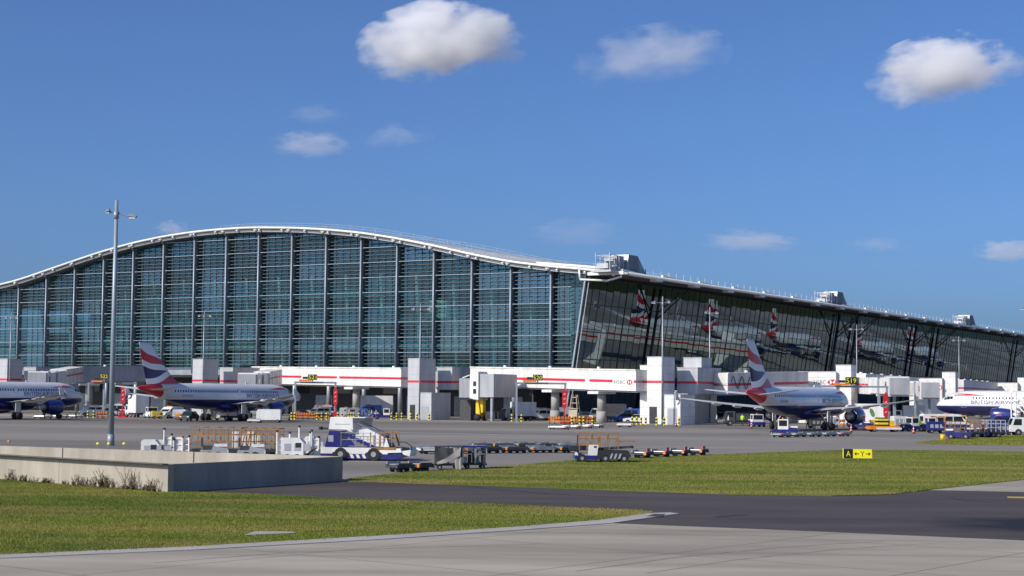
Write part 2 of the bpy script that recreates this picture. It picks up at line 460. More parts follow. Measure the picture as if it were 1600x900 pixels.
for k, (a, b, c, d) in enumerate([((940, 682), (1300, 690), (1300, 691.2), (940, 683)), ((300, 668.5), (900, 681.0), (900, 682.4), (300, 669.6)),
                                  ((1190, 678), (1400, 685.5), (1400, 686.5), (1190, 678.8)), ((0, 676), (230, 684), (230, 685), (0, 676.8))]):
    sheet('apron_line', px_poly([a, b, c, d]), 0.004 + 0.0002 * k, 'line_white')
sheet('inspection_cover', px_poly([(382, 839.5), (398, 833.5), (458, 834), (462, 836)]), 0.07, 'kerb_concrete', 0.05)

def tyre_mark(pts, w, mat):
    g = [gp(*q) for q in pts]; L_, R_ = [], []
    for i, q in enumerate(g):
        a = Vector(g[max(0, i - 1)][:2]); b = Vector(g[min(len(g) - 1, i + 1)][:2]); n_ = (b - a).normalized(); n_ = Vector((-n_.y, n_.x)) * w * (0.35 + 0.65 * math.sin(PI * (i + 0.5) / len(g)))
        L_.append((q[0] + n_.x, q[1] + n_.y)); R_.append((q[0] - n_.x, q[1] - n_.y))
    mb = MB(); k = len(g)
    mb.add([(x, y, 0.0095) for x, y in L_ + R_], [(i, i + 1, k + i + 1, k + i) for i in range(k - 1)])
    structure(mb.build('tyre_mark', mat))
M('rubber_mark', (0.035, 0.03, 0.03), 0.8, var=0.4, scale=2)
M('faint_mark', (0.225, 0.20, 0.165), 0.85, var=0.35, scale=1.5)
tyre_mark([(1120, 808), (1135, 806.5), (1150, 805.6), (1166, 805.2)], 0.22, 'rubber_mark')
tyre_mark([(1484, 777), (1500, 781), (1525, 784), (1560, 786), (1610, 787)], 0.10, 'rubber_mark')
tyre_mark([(690, 752.5), (760, 764), (860, 772), (980, 778)], 0.12, 'rubber_mark')
tyre_mark([(240, 880), (420, 866), (620, 857), (840, 851)], 0.07, 'faint_mark')
tyre_mark([(900, 893), (1060, 871), (1230, 855), (1380, 846)], 0.08, 'faint_mark')
tyre_mark([(1010, 896), (1160, 874), (1320, 858), (1480, 848)], 0.06, 'faint_mark')
def inside(pts, x, y):
    p = np.array([(a[0], a[1]) for a in pts]); r = np.zeros(len(x), bool); n = len(p)
    for i in range(n):
        x0, y0 = p[i]; x1, y1 = p[(i + 1) % n]
        c = ((y0 > y) != (y1 > y)) & (x < (x1 - x0) * (y - y0) / (y1 - y0 + 1e-12) + x0)
        r ^= c
    return r
def turf(pts, count, hmin, hmax, label, wide):
    """short mown grass: one sheet of many separate blades"""
    p = np.array([(a[0], a[1]) for a in pts])
    X, Y = [], []
    got = 0
    while got < count:
        y = rng.uniform(p[:, 1].min(), p[:, 1].max(), count * 3); x = rng.uniform(p[:, 0].min(), p[:, 0].max(), count * 3)
        k = inside(pts, x + rng.normal(0, 0.12, len(x)), y + rng.normal(0, 0.22, len(x))) & (np.abs(x) < y * 0.33 + 1) & (rng.random(len(x)) < (p[:, 1].min() / y) ** 1.0)
        X.append(x[k]); Y.append(y[k]); got += k.sum()
    x = np.concatenate(X)[:count]; y = np.concatenate(Y)[:count]
    clump = 0.55 + 0.45 * np.sin(x * 1.7 + 2 * np.sin(y * 0.9)) * np.sin(y * 1.3 + np.sin(x * 0.7))
    h = rng.uniform(hmin, hmax, count) * (0.6 + 0.6 * clump)
    a = rng.uniform(0, 2 * PI, count); w = rng.uniform(0.5, 1.2, count) * wide
    lx, ly = rng.normal(0, 0.5, count) * h, rng.normal(0, 0.5, count) * h
    v = np.zeros((count, 3, 3))
    v[:, 0] = np.stack([x - np.cos(a) * w, y - np.sin(a) * w, np.full(count, 0.03)], 1)
    v[:, 1] = np.stack([x + np.cos(a) * w, y + np.sin(a) * w, np.full(count, 0.03)], 1)
    v[:, 2] = np.stack([x + lx, y + ly, 0.035 + h], 1)
    me = bpy.data.meshes.new('grass')
    me.vertices.add(count * 3); me.vertices.foreach_set('co', v.ravel())
    me.loops.add(count * 3); me.loops.foreach_set('vertex_index', np.arange(count * 3))
    me.polygons.add(count); me.polygons.foreach_set('loop_start', np.arange(count) * 3)
    me.materials.append(MATS['grass_blade']); me.update(calc_edges=True)
    o = link('grass', me); tag(o, label, 'grass', kind='stuff')
turf(GRASS_A, 260000, 0.02, 0.06, 'mown grass between the concrete wall and the taxiway', 0.010)
turf(GRASS_B, 260000, 0.025, 0.065, 'mown grass around the black and yellow direction sign', 0.014)
turf(GRASS_C, 40000, 0.04, 0.10, 'narrow tongue of grass beside the parked blue tugs', 0.04)

ground_mat('far_field', ((0.028, 0.036, 0.012), (0.05, 0.058, 0.02), (0.06, 0.055, 0.025)), 0.95, 0.02, 0.1, spec=0.05)
structure(MB().slab([g2w(*q)[:2] for q in ((150, -250), (1200, -250), (1200, 1400), (150, 1400))], -0.02, 0.02).build('airfield_lawn', 'far_field'))

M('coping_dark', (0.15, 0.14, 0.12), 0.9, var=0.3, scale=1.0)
# ------------------------------------------------------------------ low concrete walls in the foreground
wt = thing('concrete_enclosure', 'low open enclosure of pale concrete walls on the grass', 'wall', gp(262, 770))
ox, oy, _ = gp(262, 770)
def wall_piece(a, b, t, z1, name, parent, side=1):
    a = Vector((a[0] - ox, a[1] - oy)); b = Vector((b[0] - ox, b[1] - oy)); d = (b - a).normalized(); n = Vector((-d.y, d.x)) * t * side
    return MB().slab([a, b, b + n, a + n], -0.3, z1).build(name, 'wall_concrete', parent)
A = gp(262, 770); B = (-8.35, 81.9, 0); W0 = (-24.6, 80.6, 0)
d = Vector((W0[0] - A[0], W0[1] - A[1]))
for i in range(3):                       # front wall in cast lengths
    f0, f1 = i * 0.62 + 0.0008, (i + 1) * 0.62 - 0.0008
    wall_piece((A[0] + d.x * f0, A[1] + d.y * f0), (A[0] + d.x * f1, A[1] + d.y * f1), 0.3, 1.2, 'front_panel', wt, -1)
wall_piece((A[0] + 0.002, A[1] + 0.25), B, 0.3, 1.197, 'side_panel', wt)
dl = d.length; dn = d.normalized(); pn = Vector((dn.y, -dn.x))
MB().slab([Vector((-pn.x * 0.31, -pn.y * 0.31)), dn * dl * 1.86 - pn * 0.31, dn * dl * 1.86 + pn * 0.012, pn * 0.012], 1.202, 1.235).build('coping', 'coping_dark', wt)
bd = Vector((-0.865, 0.502))
for i in range(4):                       # back wall in cast lengths, open joints between
    f0 = i * 9.3 + 0.03; f1 = (i + 1) * 9.3 - 0.03
    s = (B[0] + bd.x * f0 - 0.02, B[1] + bd.y * f0 + 0.02); e = (B[0] + bd.x * f1, B[1] + bd.y * f1)
    wall_piece(s, e, 0.3, 1.204, 'back_panel', wt, -1)

# ------------------------------------------------------------------ the terminal
T = thing('terminal_building', 'huge glass airport terminal with a wave shaped white roof', 'building', (CORNER[0], CORNER[1], 0), GRID)
_px = [-186, -178, -168, -155.8, -148.7, -140.2, -131.2, -122.3, -113.2, -104.1, -94.9, -85.9, -78.9, -68.2, -59.3, -50.3, -41.6, -32.6, -23.7, -15.1, -6.3, 0.7, 7.2, 10.5]
_pz = [27.2, 27.6, 28.4, 29.9, 31.0, 32.9, 34.9, 36.8, 38.35, 39.45, 40.1, 40.35, 40.3, 39.75, 39.0, 37.9, 36.4, 34.55, 32.5, 30.8, 29.6, 28.9, 28.1, 27.7]
_xs = np.linspace(-186, 10.5, 394); _zs = np.interp(_xs, _px, _pz)
_k = np.ones(13) / 13; _pad = np.pad(_zs, 6, mode='edge'); _zs2 = np.convolve(_pad, _k, 'valid'); _zs2[-8:] = _zs[-8:]
def zt(x): return float(np.interp(x, _xs, _zs2))
def lean(z): return -2.3 + (z - 9.9) * 0.155          # the long side wall leans outwards
LEN = 398
rx = np.linspace(-186, 10.5, 100)
mb = MB(); 
top = [(x, zt(x)) for x in rx]; low = [(x, zt(x) - (0.95 if x < 2 else max(0.35, 0.95 - (x - 2) * 0.12))) for x in rx]
n = len(rx)
vs = [(x, y, z) for y in (-2.4, LEN) for x, z in top + low]
fs = []; ms = []
for i in range(n - 1):
    fs += [(i, i + 1, 2 * n + i + 1, 2 * n + i), (n + i, 3 * n + i, 3 * n + i + 1, n + i + 1), (i, n + i, n + i + 1, i + 1), (2 * n + i, 2 * n + i + 1, 3 * n + i + 1, 3 * n + i)]; ms += [0, 1, 1, 1]
fs += [(0, 2 * n, 3 * n, n), (n - 1, 2 * n - 1, 4 * n - 1, 3 * n - 1)]; ms += [0, 0]
for f, k in zip(fs, ms): mb.f.append(list(f)); mb.m.append(k)
mb.v = vs
roof = mb.build('roof', ['roof_metal', 'soffit'], T)
mb = MB()
mb.loft([[(x, -2.62 + 0.27 * math.cos(a), zt(x) - 0.30 + 0.27 * math.sin(a)) for a in np.linspace(0, 2 * PI, 9)[:-1]] for x in rx])
mb.build('roof_edge_tube', 'roof_edge', roof, True)
MB().loft([[(x, -2.2 + 0.16 * math.cos(a), zt(x) - 1.12 + 0.16 * math.sin(a)) for a in np.linspace(0, 2 * PI, 7)[:-1]] for x in rx[:-4]]).build('lower_edge_tube', 'steel_grey', roof, True)
me = MB().tube((0, -0.3, 0), (0, 0.35, 0), 0.2, 8).mesh('purlin_end', 'white_paint', True)
for x in np.arange(-168, 8, 6.05): link('purlin_end', me, roof, (x, -2.75, zt(x) - 0.85))
# roof seams that show where the roof turns towards the camera
for x in np.arange(-66, 6, 3.0):
    MB().bb(x - 0.07, x + 0.07, -2.3, LEN, zt(x) - 0.02, zt(x) + 0.035).build('roof_seam', 'roof_metal', roof)
# safety rails on the roof
for y in (2.0, 30.0):
    mb = MB()
    xs_ = np.arange(-92, 6, 3.2)
    for x in xs_: mb.bar((x, y, zt(x)), (x, y, zt(x) + 1.15), 0.07)
    for hh in (1.1, 0.6): mb.path([(x, y, zt(x) + hh) for x in xs_], 0.045, 5)
    mb.build('safety_rail', 'steel_pale', roof)
me = MB().bar((0, 0, 0), (0, 0, 1.25), 0.14).mesh('rail_post', 'steel_pale')
for y in np.arange(6, 395, 3.6): link('rail_post', me, roof, (8.2, y, zt(8.2)))
MB().tube((10.45, -2.4, 27.42), (10.45, LEN, 27.42), 0.34, 8).build('eave_tube', 'roof_edge', roof, True)
me = MB().bb(-0.7, 0.7, -1.5, 1.5, -0.26, 0.26).mesh('eave_light', 'white_paint')
me2 = MB().prism([(-0.6, 0.0), (0.6, 0.0), (0.5, 1.1), (-0.4, 1.3)], -0.14, 0.14).mesh('rafter_end', 'white_paint')
for i in range(22):
    y = 10.7 + 18 * i
    link('eave_light', me, roof, (10.0, y, 27.0))
    f = MB(); f.prism([(0, 0.0), (11.5, 0.0), (11.5, 0.15), (0, 0.6)], -0.2, 0.2)
    o = f.build('roof_ridge', 'white_paint', roof, loc=(8.9, y - 13, zt(8.9) - 0.1)); o.rotation_euler = (0, 0, R(90))
# corner bracket where the two eaves meet
mb = MB(); mb.path([(0.2, -2.9, 28.4), (0.4, -2.9, 26.6), (6.2, -2.9, 26.2), (9.2, -2.9, 26.9)], 0.2, 8)
mb.build('corner_bracket', 'white_paint', roof, True)
MB().bb(2.0, 9.6, -3.0, -2.5, 27.3, 27.9).build('corner_fascia', 'white_paint', roof)
mb = MB(); mb.prism([(-13, 1.5), (2.0, 0.05), (2.0, 0.4), (-13, 1.9)], -0.3, 0.3); mb.prism([(-13, 0.2), (-12.6, 0.2), (-12.6, 1.6), (-13, 1.6)], -0.3, 0.3)
mb.build('roof_blade', 'white_paint', roof, loc=(1.5, 1.5, zt(1.5)))

M('blade_steel', (0.11, 0.15, 0.17), 0.6, metal=0.0, var=0.15, scale=0.6)
# end wall: columns, beams, sun blades, panes
gable = holder('end_wall', T)
COLX = [-6.88 - 8.97 * k for k in range(20)]
ROWZ = [9.9 + 3.1 * k for k in range(11)]
def zg(x): return zt(x) - 1.35
def clip_pane(x0, x1, z0, z1, right=False):
    """outline of one pane, cut by the curve of the roof"""
    xs_ = [x0 + (x1 - x0) * i / 4 for i in range(5)]
    if min(zg(x) for x in xs_) <= z0 and max(zg(x) for x in xs_) <= z0 + 0.05: return None
    lo = [(x, z0) for x in xs_ if zg(x) > z0]
    hi = [(x, min(z1, zg(x))) for x in xs_ if zg(x) > z0]
    if len(lo) < 2: return None
    if right: lo[-1] = (lean(z0) - 0.25, z0); hi[-1] = (lean(hi[-1][1]) - 0.25, hi[-1][1])
    return lo + hi[::-1]
edges = [None] + COLX
for k in range(len(COLX)):
    x1 = lean(18) if k == 0 else COLX[k - 1] - 0.06
    x0 = COLX[k] + 0.06
    for r in range(len(ROWZ) - 1):
        pl = clip_pane(x0, x1, ROWZ[r] + 0.05, ROWZ[r + 1] - 0.05, k == 0)
        if pl is None: continue
        ty = random.uniform(-0.012, 0.012)
        g = MB(); g.add([(x, ty * (z - ROWZ[r]), z) for x, z in pl], [tuple(range(len(pl)))])
        g.build('glass_pane', random.choice(['gable_glass', 'gable_glass', 'gable_glass_b', 'gable_glass_c', 'gable_glass_d']), gable)
    for j in range(1, 5):
        x = x0 + (x1 - x0) * j / 5
        MB().bb(x - 0.025, x + 0.025, -0.12, -0.02, 9.9, zg(x)).build('mullion', 'dark_steel', gable)
for k, x in enumerate(COLX):
    c = MB(); c.tube((x, -1.25, 8.6), (x, -1.25, zg(x) - 0.2), 0.2, 10)
    c.tube((x, -1.25, zg(x) - 0.4), (x + 0.1, -2.4, zg(x) + 0.75), 0.2, 8)
    col = c.build('column', 'steel_pale', gable, True)
    MB().bb(x - 0.05, x + 0.05, -1.05, -0.05, 9.5, zg(x)).build('column_fin', 'steel_grey', gable)
    MB().tube((x, -2.6, zg(x) + 0.75), (x, -2.0, zg(x) + 0.75), 0.5, 8).build('column_head', 'white_paint', gable, True)
def span(z, gap=0.0):
    """where the end wall is higher than z"""
    ok = [x for x in np.linspace(-176, -2.5, 800) if zg(x) > z + gap]
    return (min(ok), min(max(ok), lean(z) - 0.1)) if ok else None
for r, z in enumerate(ROWZ):
    s = span(z)
    if s and s[1] - s[0] > 6:
        MB().bb(s[0], s[1], -1.02, -0.9, z - 0.06, z + 0.06).build('transom', 'steel_pale', gable)
        for j in range(1, 4):
            zb = z + j * 0.775; s2 = span(zb)
            if s2 and s2[1] - s2[0] > 6:
                MB().add([(s2[0], -0.30, zb + 0.08), (s2[1], -0.30, zb + 0.08), (s2[1], -0.50, zb - 0.02), (s2[0], -0.50, zb - 0.02),
                          (s2[0], -0.30, zb + 0.11), (s2[1], -0.30, zb + 0.11), (s2[1], -0.50, zb + 0.01), (s2[0], -0.50, zb + 0.01)],
                         [(0, 1, 2, 3), (4, 7, 6, 5), (0, 4, 5, 1), (2, 6, 7, 3), (1, 5, 6, 2), (0, 3, 7, 4)]).build('sun_blade', 'blade_steel', gable)
me = MB().bb(-0.05, 0.05, -0.7, -0.05, -0.16, 0.0).mesh('blade_brackets', 'dark_steel')
brk = MB()
for k in range(len(COLX)):
    for j in range(0, 5):
        x = COLX[k] + 0.3 + j * 1.8
        for r, z in enumerate(ROWZ):
            for q in (1, 2, 3):
                zb = z + q * 0.775 - 0.08
                if zb < zg(x) - 0.3 and x < lean(zb) - 0.4: brk.bb(x - 0.035, x + 0.035, -0.45, -0.05, zb - 0.07, zb + 0.04)
o = brk.build('blade_brackets', 'dark_steel', gable); o['kind'] = 'stuff'
# corner post of the end wall
MB().bar((lean(2) - 0.12, -0.5, 2), (lean(28) - 0.12, -0.5, 27.6), 0.3).build('corner_post', 'steel_pale', gable)
MB().bar((lean(2) + 0.5, -0.1, 2), (lean(28) + 0.5, -0.1, 27.4), 0.16).build('corner_post', 'steel_grey', gable)
# lower storeys: set back, in the shade
base = holder('undercroft', T)
MB().bb(-176, -3.2, -0.6, 0.4, 8.4, 9.75).build('fascia', 'steel_grey', base)
MB().bb(-176, -4.4, 0.5, 60, 8.0, 8.5).build('floor_deck', 'pillar_concrete', base)
MB().bb(-176, -4.6, 14, 14.4, 0, 8.0).build('back_wall', 'charcoal', base)
for k, x in enumerate(COLX):
    MB().tube((x, 0.6, 0), (x, 0.6, 8.4), 0.5, 12).build('pillar', 'steel_grey', base, True)
for x in np.arange(-170, -8, 12.0):
    MB().bb(x, x + 4.5, 13.8, 13.95, 0, 4.2).build('roller_door', 'steel_grey', base)
    MB().bb(x + 6, x + 10, 13.8, 13.95, 4.6, 7.0).build('window', 'vehicle_glass', base)
# what the glass lets one see: floors, a rear wall, inner columns
inner = holder('interior', T)
M('interior_wall', (0.20, 0.27, 0.27), 0.7, var=0.55, scale=0.10, stretch=(1, 1, 1.5))
M('interior_floor', (0.36, 0.42, 0.40), 0.6, var=0.2, scale=0.3)
for z, x0, x1, dpt in ((9.4, -170, -5, 46), (14.8, -170, -12, 44), (20.2, -150, -38, 40), (25.6, -118, -52, 36)):
    MB().bb(x0, x1, 6.0, dpt, z - 0.45, z).build('floor_slab', 'interior_floor', inner)
    MB().bb(x0, x1, 5.86, 5.94, z, z + 1.05).build('balustrade', 'gable_glass_b', inner)
    MB().bb(x0, x1, dpt - 18, dpt - 17.6, z + 0.01, z + 4.6).build('inner_wall', 'interior_wall', inner)
for x in np.arange(-160, -6, 9.0):
    MB().tube((x, 8.5, 9.4), (x, 6.5, min(zg(x) - 1, 30)), 0.4, 8).build('inner_column', 'interior_floor', inner)
for i in range(26):
    z = random.choice((9.4, 14.8, 20.2)); x = random.uniform(-145, -40)
    w = random.uniform(3, 9)
    MB().bb(x, x + w, random.uniform(8, 20), 22, z + 0.02, z + random.uniform(2.4, 4.3)).build('kiosk', random.choice(['interior_floor', 'interior_wall', 'interior_wall']), inner)

# long side wall: leaning dark panes that mirror the apron
side = holder('side_wall', T)
SZ = [1.0, 6.3, 11.6, 16.9, 22.2, 27.4]
rest = MB()
def pane_at(y, r, n_, mbx):
    ty = random.gauss(0, 0.0013); tz = random.gauss(0, 0.0009)
    z0, z1 = SZ[r] + 0.04, SZ[r + 1] - 0.04; w = 2.94
    q = []
    for yy, zz in ((y, z0), (y + w, z0), (y + w, z1), (y, z1)):
        q.append((lean(zz) + (yy - y - w / 2) * ty + (zz - (z0 + z1) / 2) * tz, yy, zz))
    mbx.quad(*q)
cnt = 0
for i in range(132):
    for r in range(5):
        if i < 59:
            g = MB(); pane_at(0.15 + i * 3, r, 1, g); g.build('glass_pane', 'side_glass', side)
        else: pane_at(0.15 + i * 3, r, 1, rest)
o = rest.build('glass_panes', 'side_glass', side); o['kind'] = 'stuff'
def leanbar(y, z0, z1, w, dx, mat, name):
    return MB().bar((lean(z0) + dx, y, z0), (lean(z1) + dx, y, z1), w).build(name, mat, side)
for i in range(0, 133): leanbar(0.12 + i * 3, 0.5, 27.5, 0.07 if i % 6 else 0.16, 0.03, 'dark_steel', 'mullion')
for z in SZ: MB().bb(lean(z) - 0.05, lean(z) + 0.16, 0.2, 396, z - 0.09, z + 0.09).build('transom', 'dark_steel', side)
MB().bb(-14, -13.5, 4, 396, 0, 26).build('inner_wall', 'charcoal', side)
MB().bb(-13, -2.6, 1, 396, 8.5, 9.0).build('inner_floor', 'interior_floor', side)
MB().bb(-13, -1.5, 1, 396, 16.5, 17.0).build('inner_floor', 'interior_floor', side)
for y in (31.7, 143.8, 158.8, 214.6, 238.4, 342.5):
    l = MB(); l.tube((lean(0) + 0.75, y - 0.3, 0), (lean(21.5) + 0.75, y, 21.5), 0.34, 10, 0.3)
    l.tube((lean(21.5) + 0.75, y, 21.4), (lean(26.8) + 0.75, y + 0.3, 26.8), 0.3, 8)
    l.tube((lean(20.5) + 0.9, y, 20.5), (6.4, y + 3.2, 27.0), 0.15, 8); l.tube((lean(22) + 0.9, y + 0.2, 22.0), (6.4, y + 1.4, 27.0), 0.13, 8)
    l.build('roof_leg', 'dark_steel', side, True)
# service gantries on the roof edge
def gantry(y0, x):
    u = holder('roof_gantry', T, (x, y0, zt(x) - 0.1)); u.scale = (0.75, 0.88, 0.68)
    b = MB(); b.add([(-2.4, 3, 0), (2.4, 3, 0), (2.4, 13, 0), (-2.4, 13, 0), (-2.4, 4, 5.0), (2.4, 4, 5.0), (2.4, 8.5, 5.0), (-2.4, 8.5, 5.0)],
                    [(0, 3, 2, 1), (4, 5, 6, 7), (0, 1, 5, 4), (1, 2, 6, 5), (2, 3, 7, 6), (3, 0, 4, 7)])
    b.build('housing', 'steel_grey', u)
    b = MB()
    for i in range(10): b.bar((2.46, 4.2 + i * 0.55, 0.4), (2.46, 4.4 + i * 0.45, 4.8), 0.1)
    b.build('louvres', 'steel_grey', u)
    b = MB()
    for yy in (-4.4, -2.2, 0.0, 2.2):
        for xx in (-2.0, 2.0): b.bar((xx, yy, 0), (xx, yy, 4.3 if yy > -4 else 4.8), 0.16)
    for zz in (1.6, 2.9, 4.2):
        for xx in (-2.0, 2.0): b.bar((xx, -4.4, zz), (xx, 3, zz), 0.14)
    for yy in (-4.4, -2.2, 0.0): b.bar((-2.0, yy, 4.0), (2.0, yy, 4.0), 0.14)
    b.build('frame', 'cladding_pale', u)
    MB().bb(-1.7, 1.7, -0.6, 2.9, 0.2, 4.2).build('control_room', 'steel_grey', u)
    b = MB(); b.bb(-1.6, 1.6, -4.6, -2.8, 0.4, 1.8); b.bb(-1.6, 1.6, -2.0, 1.8, 0.3, 1.4); b.bb(-1.2, 1.4, -1.8, 0.4, 2.7, 3.6)
    b.build('machinery', 'cladding_pale', u)
    MB().bb(-2.6, 3.0, -5.6, 4.0, -0.7, -0.1).build('cradle', 'cladding_pale', u)
for y0 in (-1, 119, 246): gantry(y0, 6.2)

# ------------------------------------------------------------------ boarding nodes: white service towers in front of the glass
def kx(px): 
    d = ray(px, 620); return d[0] / d[1]
def zpx(px, py, depth):
    d = ray(px, py); return CAM_H + d[2] * depth / d[1]
def face_w(P, px):               # how far along -x of the grid from P to the column of pixels px
    k = kx(px); return (P[0] - k * P[1]) / (GX[0] - k * GX[1])
def face_l(P, px):               # the same along +y of the grid
    k = kx(px); return (k * P[1] - P[0]) / (GY[0] - k * GY[1])
def grid_box(root, name, cpx, depth, lpx, rpx, z0, z1, mat, stripe=None, door=None):
    """a block of the grid whose near corner stands at cpx; lit face runs to lpx, shaded face to rpx"""
    P = np.array(gx(cpx, depth)[:2]); w = face_w(P, lpx); l = face_l(P, rpx)
    ro = np.array(root.location[:2]); rel = P - ro; bx, by = rel @ GX, rel @ GY
    o = MB().bb(bx - w, bx, by, by + l, z0, z1).build(name, mat, root)
    MB().bb(bx - w - 0.06, bx + 0.06, by - 0.06, by + l + 0.06, z1 + 0.002, z1 + 0.12).build('coping', 'cladding_pale', o)
    jn = MB()
    for zz in np.arange(z0 + 1.35, z1 - 0.4, 1.35):
        jn.bb(bx - w - 0.004, bx + 0.004, by - 0.004, by + l + 0.004, zz - 0.018, zz + 0.018)
    jn.build('panel_joints', 'steel_grey', o)
    if stripe:
        MB().bb(bx - w - 0.02, bx + 0.02, by - 0.02, by + l + 0.02, stripe[0], stripe[1]).build('stripe', 'stripe_red', o)
    if door:
        dx0, dx1, dh = door
        MB().bb(bx - w + dx0 * w, bx - w + dx1 * w, by - 0.05, by - 0.005, 0.05, dh).build('door', door_mat[0], o)
    return o, bx, by, w, l
# lettering and hexagon on a walkway or block
def bank_sign(parent, place, h, wide):
    letters('HSBC', lambda u, v: place(u, v, 0), 'lettering', 'lettering_grey', parent, wide * 0.62, h * 0.72)
    s = h; x0 = wide * 0.68; w2 = s * 1.0
    hexa = MB()
    def P(a, b, e=0.002): return place(x0 + a * s, (b - 0.14) * s * 1.0, e)
    # a hexagon made of four red triangles and a white hourglass
    hexa.add([P(0, .5), P(.5, 1), P(.5, 0)], [(0, 1, 2)], 0); hexa.add([P(2, .5), P(1.5, 1), P(1.5, 0)], [(0, 1, 2)], 0)
    hexa.add([P(.5, 1), P(1.5, 1), P(1, .5)], [(0, 1, 2)], 0); hexa.add([P(.5, 0), P(1.5, 0), P(1, .5)], [(0, 1, 2)], 0)
    hexa.build('emblem', 'red_paint', parent)

door_mat = ['cladding_grey']
RS = (6.62, 7.02)
nt1 = thing('boarding_node', 'white stair tower with red band behind the tail and wing of the middle aircraft', 'boarding node', gx(317, 322), GRID, 'boarding nodes')
grid_box(nt1, 'stair_tower', 317, 322, 300, 340, 0, 10.9, 'cladding_pale', RS)
grid_box(nt1, 'lift_block', 363, 328, 343, 405, 2.4, 9.4, 'cladding_pale', RS)
nt0 = thing('boarding_node', 'white stair tower with red band at the left edge of the picture', 'boarding node', gx(10, 338), GRID, 'boarding nodes')
grid_box(nt0, 'stair_tower', 10, 338, -14, 34, 0, 10.9, 'cladding_pale', RS)
grid_box(nt0, 'lift_block', 55, 344, 36, 122, 2.4, 9.4, 'cladding_pale', RS)
nt2 = thing('boarding_node', 'stepped white tower with red band and grey shed beside the stand 520 walkway', 'boarding node', gx(656, 301), GRID, 'boarding nodes')
door_mat[0] = 'dark_steel'
grid_box(nt2, 'stair_tower', 656, 301, 637, 680, 0, 10.9, 'cladding_pale', RS, (0.2, 0.62, 2.6))
grid_box(nt2, 'lift_block', 706, 307, 682, 747, 5.4, 9.5, 'cladding_pale', RS)
grid_box(nt2, 'link_block', 690, 310, 676, 706, 5.5, 8.7, 'cladding_grey', None)
door_mat[0] = 'cladding_grey'
grid_box(nt2, 'shed', 674, 293, 653, 704, 0, 4.7, 'cladding_pale', None, (0.25, 0.8, 2.4))
nt3 = thing('boarding_node', 'largest white stepped tower with red band, standing right of the HSBC lettering', 'boarding node', gx(1036, 269), GRID, 'boarding nodes')
door_mat[0] = 'dark_steel'
grid_box(nt3, 'stair_tower', 1036, 269, 1011, 1054, 0, 10.8, 'white_paint', RS, (0.15, 0.62, 2.8))
grid_box(nt3, 'side_block', 1013, 271.5, 1000, 1018, 0, 9.45, 'white_paint', None)
grid_box(nt3, 'lift_block', 1090, 274, 1058, 1127, 5.0, 9.2, 'cladding_pale', RS)
grid_box(nt3, 'upper_block', 1096, 277, 1068, 1112, 9.35, 10.9, 'cladding_pale', None)
grid_box(nt3, 'inner_core', 1075, 281, 1054, 1120, 0, 5.4, 'cladding_grey', None)
door_mat[0] = 'cladding_grey'
grid_box(nt3, 'shed', 1063, 263, 1038, 1086, 0, 4.7, 'white_paint', None, (0.2, 0.8, 2.6))
nt4 = thing('boarding_node', 'white HSBC block with raised end, above the fuselage of the foreground aircraft', 'boarding node', gx(1306, 296), GRID, 'boarding nodes')
def block_sign(box, spx, depth, lpx, rpx, z, h):
    o, bx, by, w, l = box
    P = np.array(gx(spx, depth)[:2]); x0 = bx - face_w(P, lpx); wide = face_w(P, lpx) - face_w(P, rpx)
    bank_sign(o, lambda u, v, e: (x0 + u, by - 0.012 - e, z + v), h, wide)
block_sign(grid_box(nt4, 'sign_block', 1306, 296, 1248, 1307.5, 0, 9.1, 'white_paint', None), 1306, 296, 1272, 1302, 6.9, 1.0)
grid_box(nt4, 'stair_tower', 1330, 295.5, 1306.3, 1338, 0, 10.3, 'white_paint', None)
nt5 = thing('boarding_node', 'white stepped block above the nose of the aircraft at the right edge', 'boarding node', gx(1472, 372), GRID, 'boarding nodes')
block_sign(grid_box(nt5, 'sign_block', 1472, 372, 1421, 1473.5, 0, 9.1, 'white_paint', None), 1472, 372, 1438, 1469, 6.7, 1.1)
grid_box(nt5, 'stair_tower', 1493, 371.5, 1472.3, 1497, 0, 10.5, 'white_paint', None)
nt6 = thing('boarding_node', 'white stepped block farthest along the glass side wall', 'boarding node', gx(1590, 450), GRID, 'boarding nodes')
grid_box(nt6, 'sign_block', 1590, 450, 1546, 1591.5, 0, 9.1, 'white_paint', None)
grid_box(nt6, 'stair_tower', 1612, 449.5, 1590.3, 1615, 0, 10.5, 'white_paint', None)

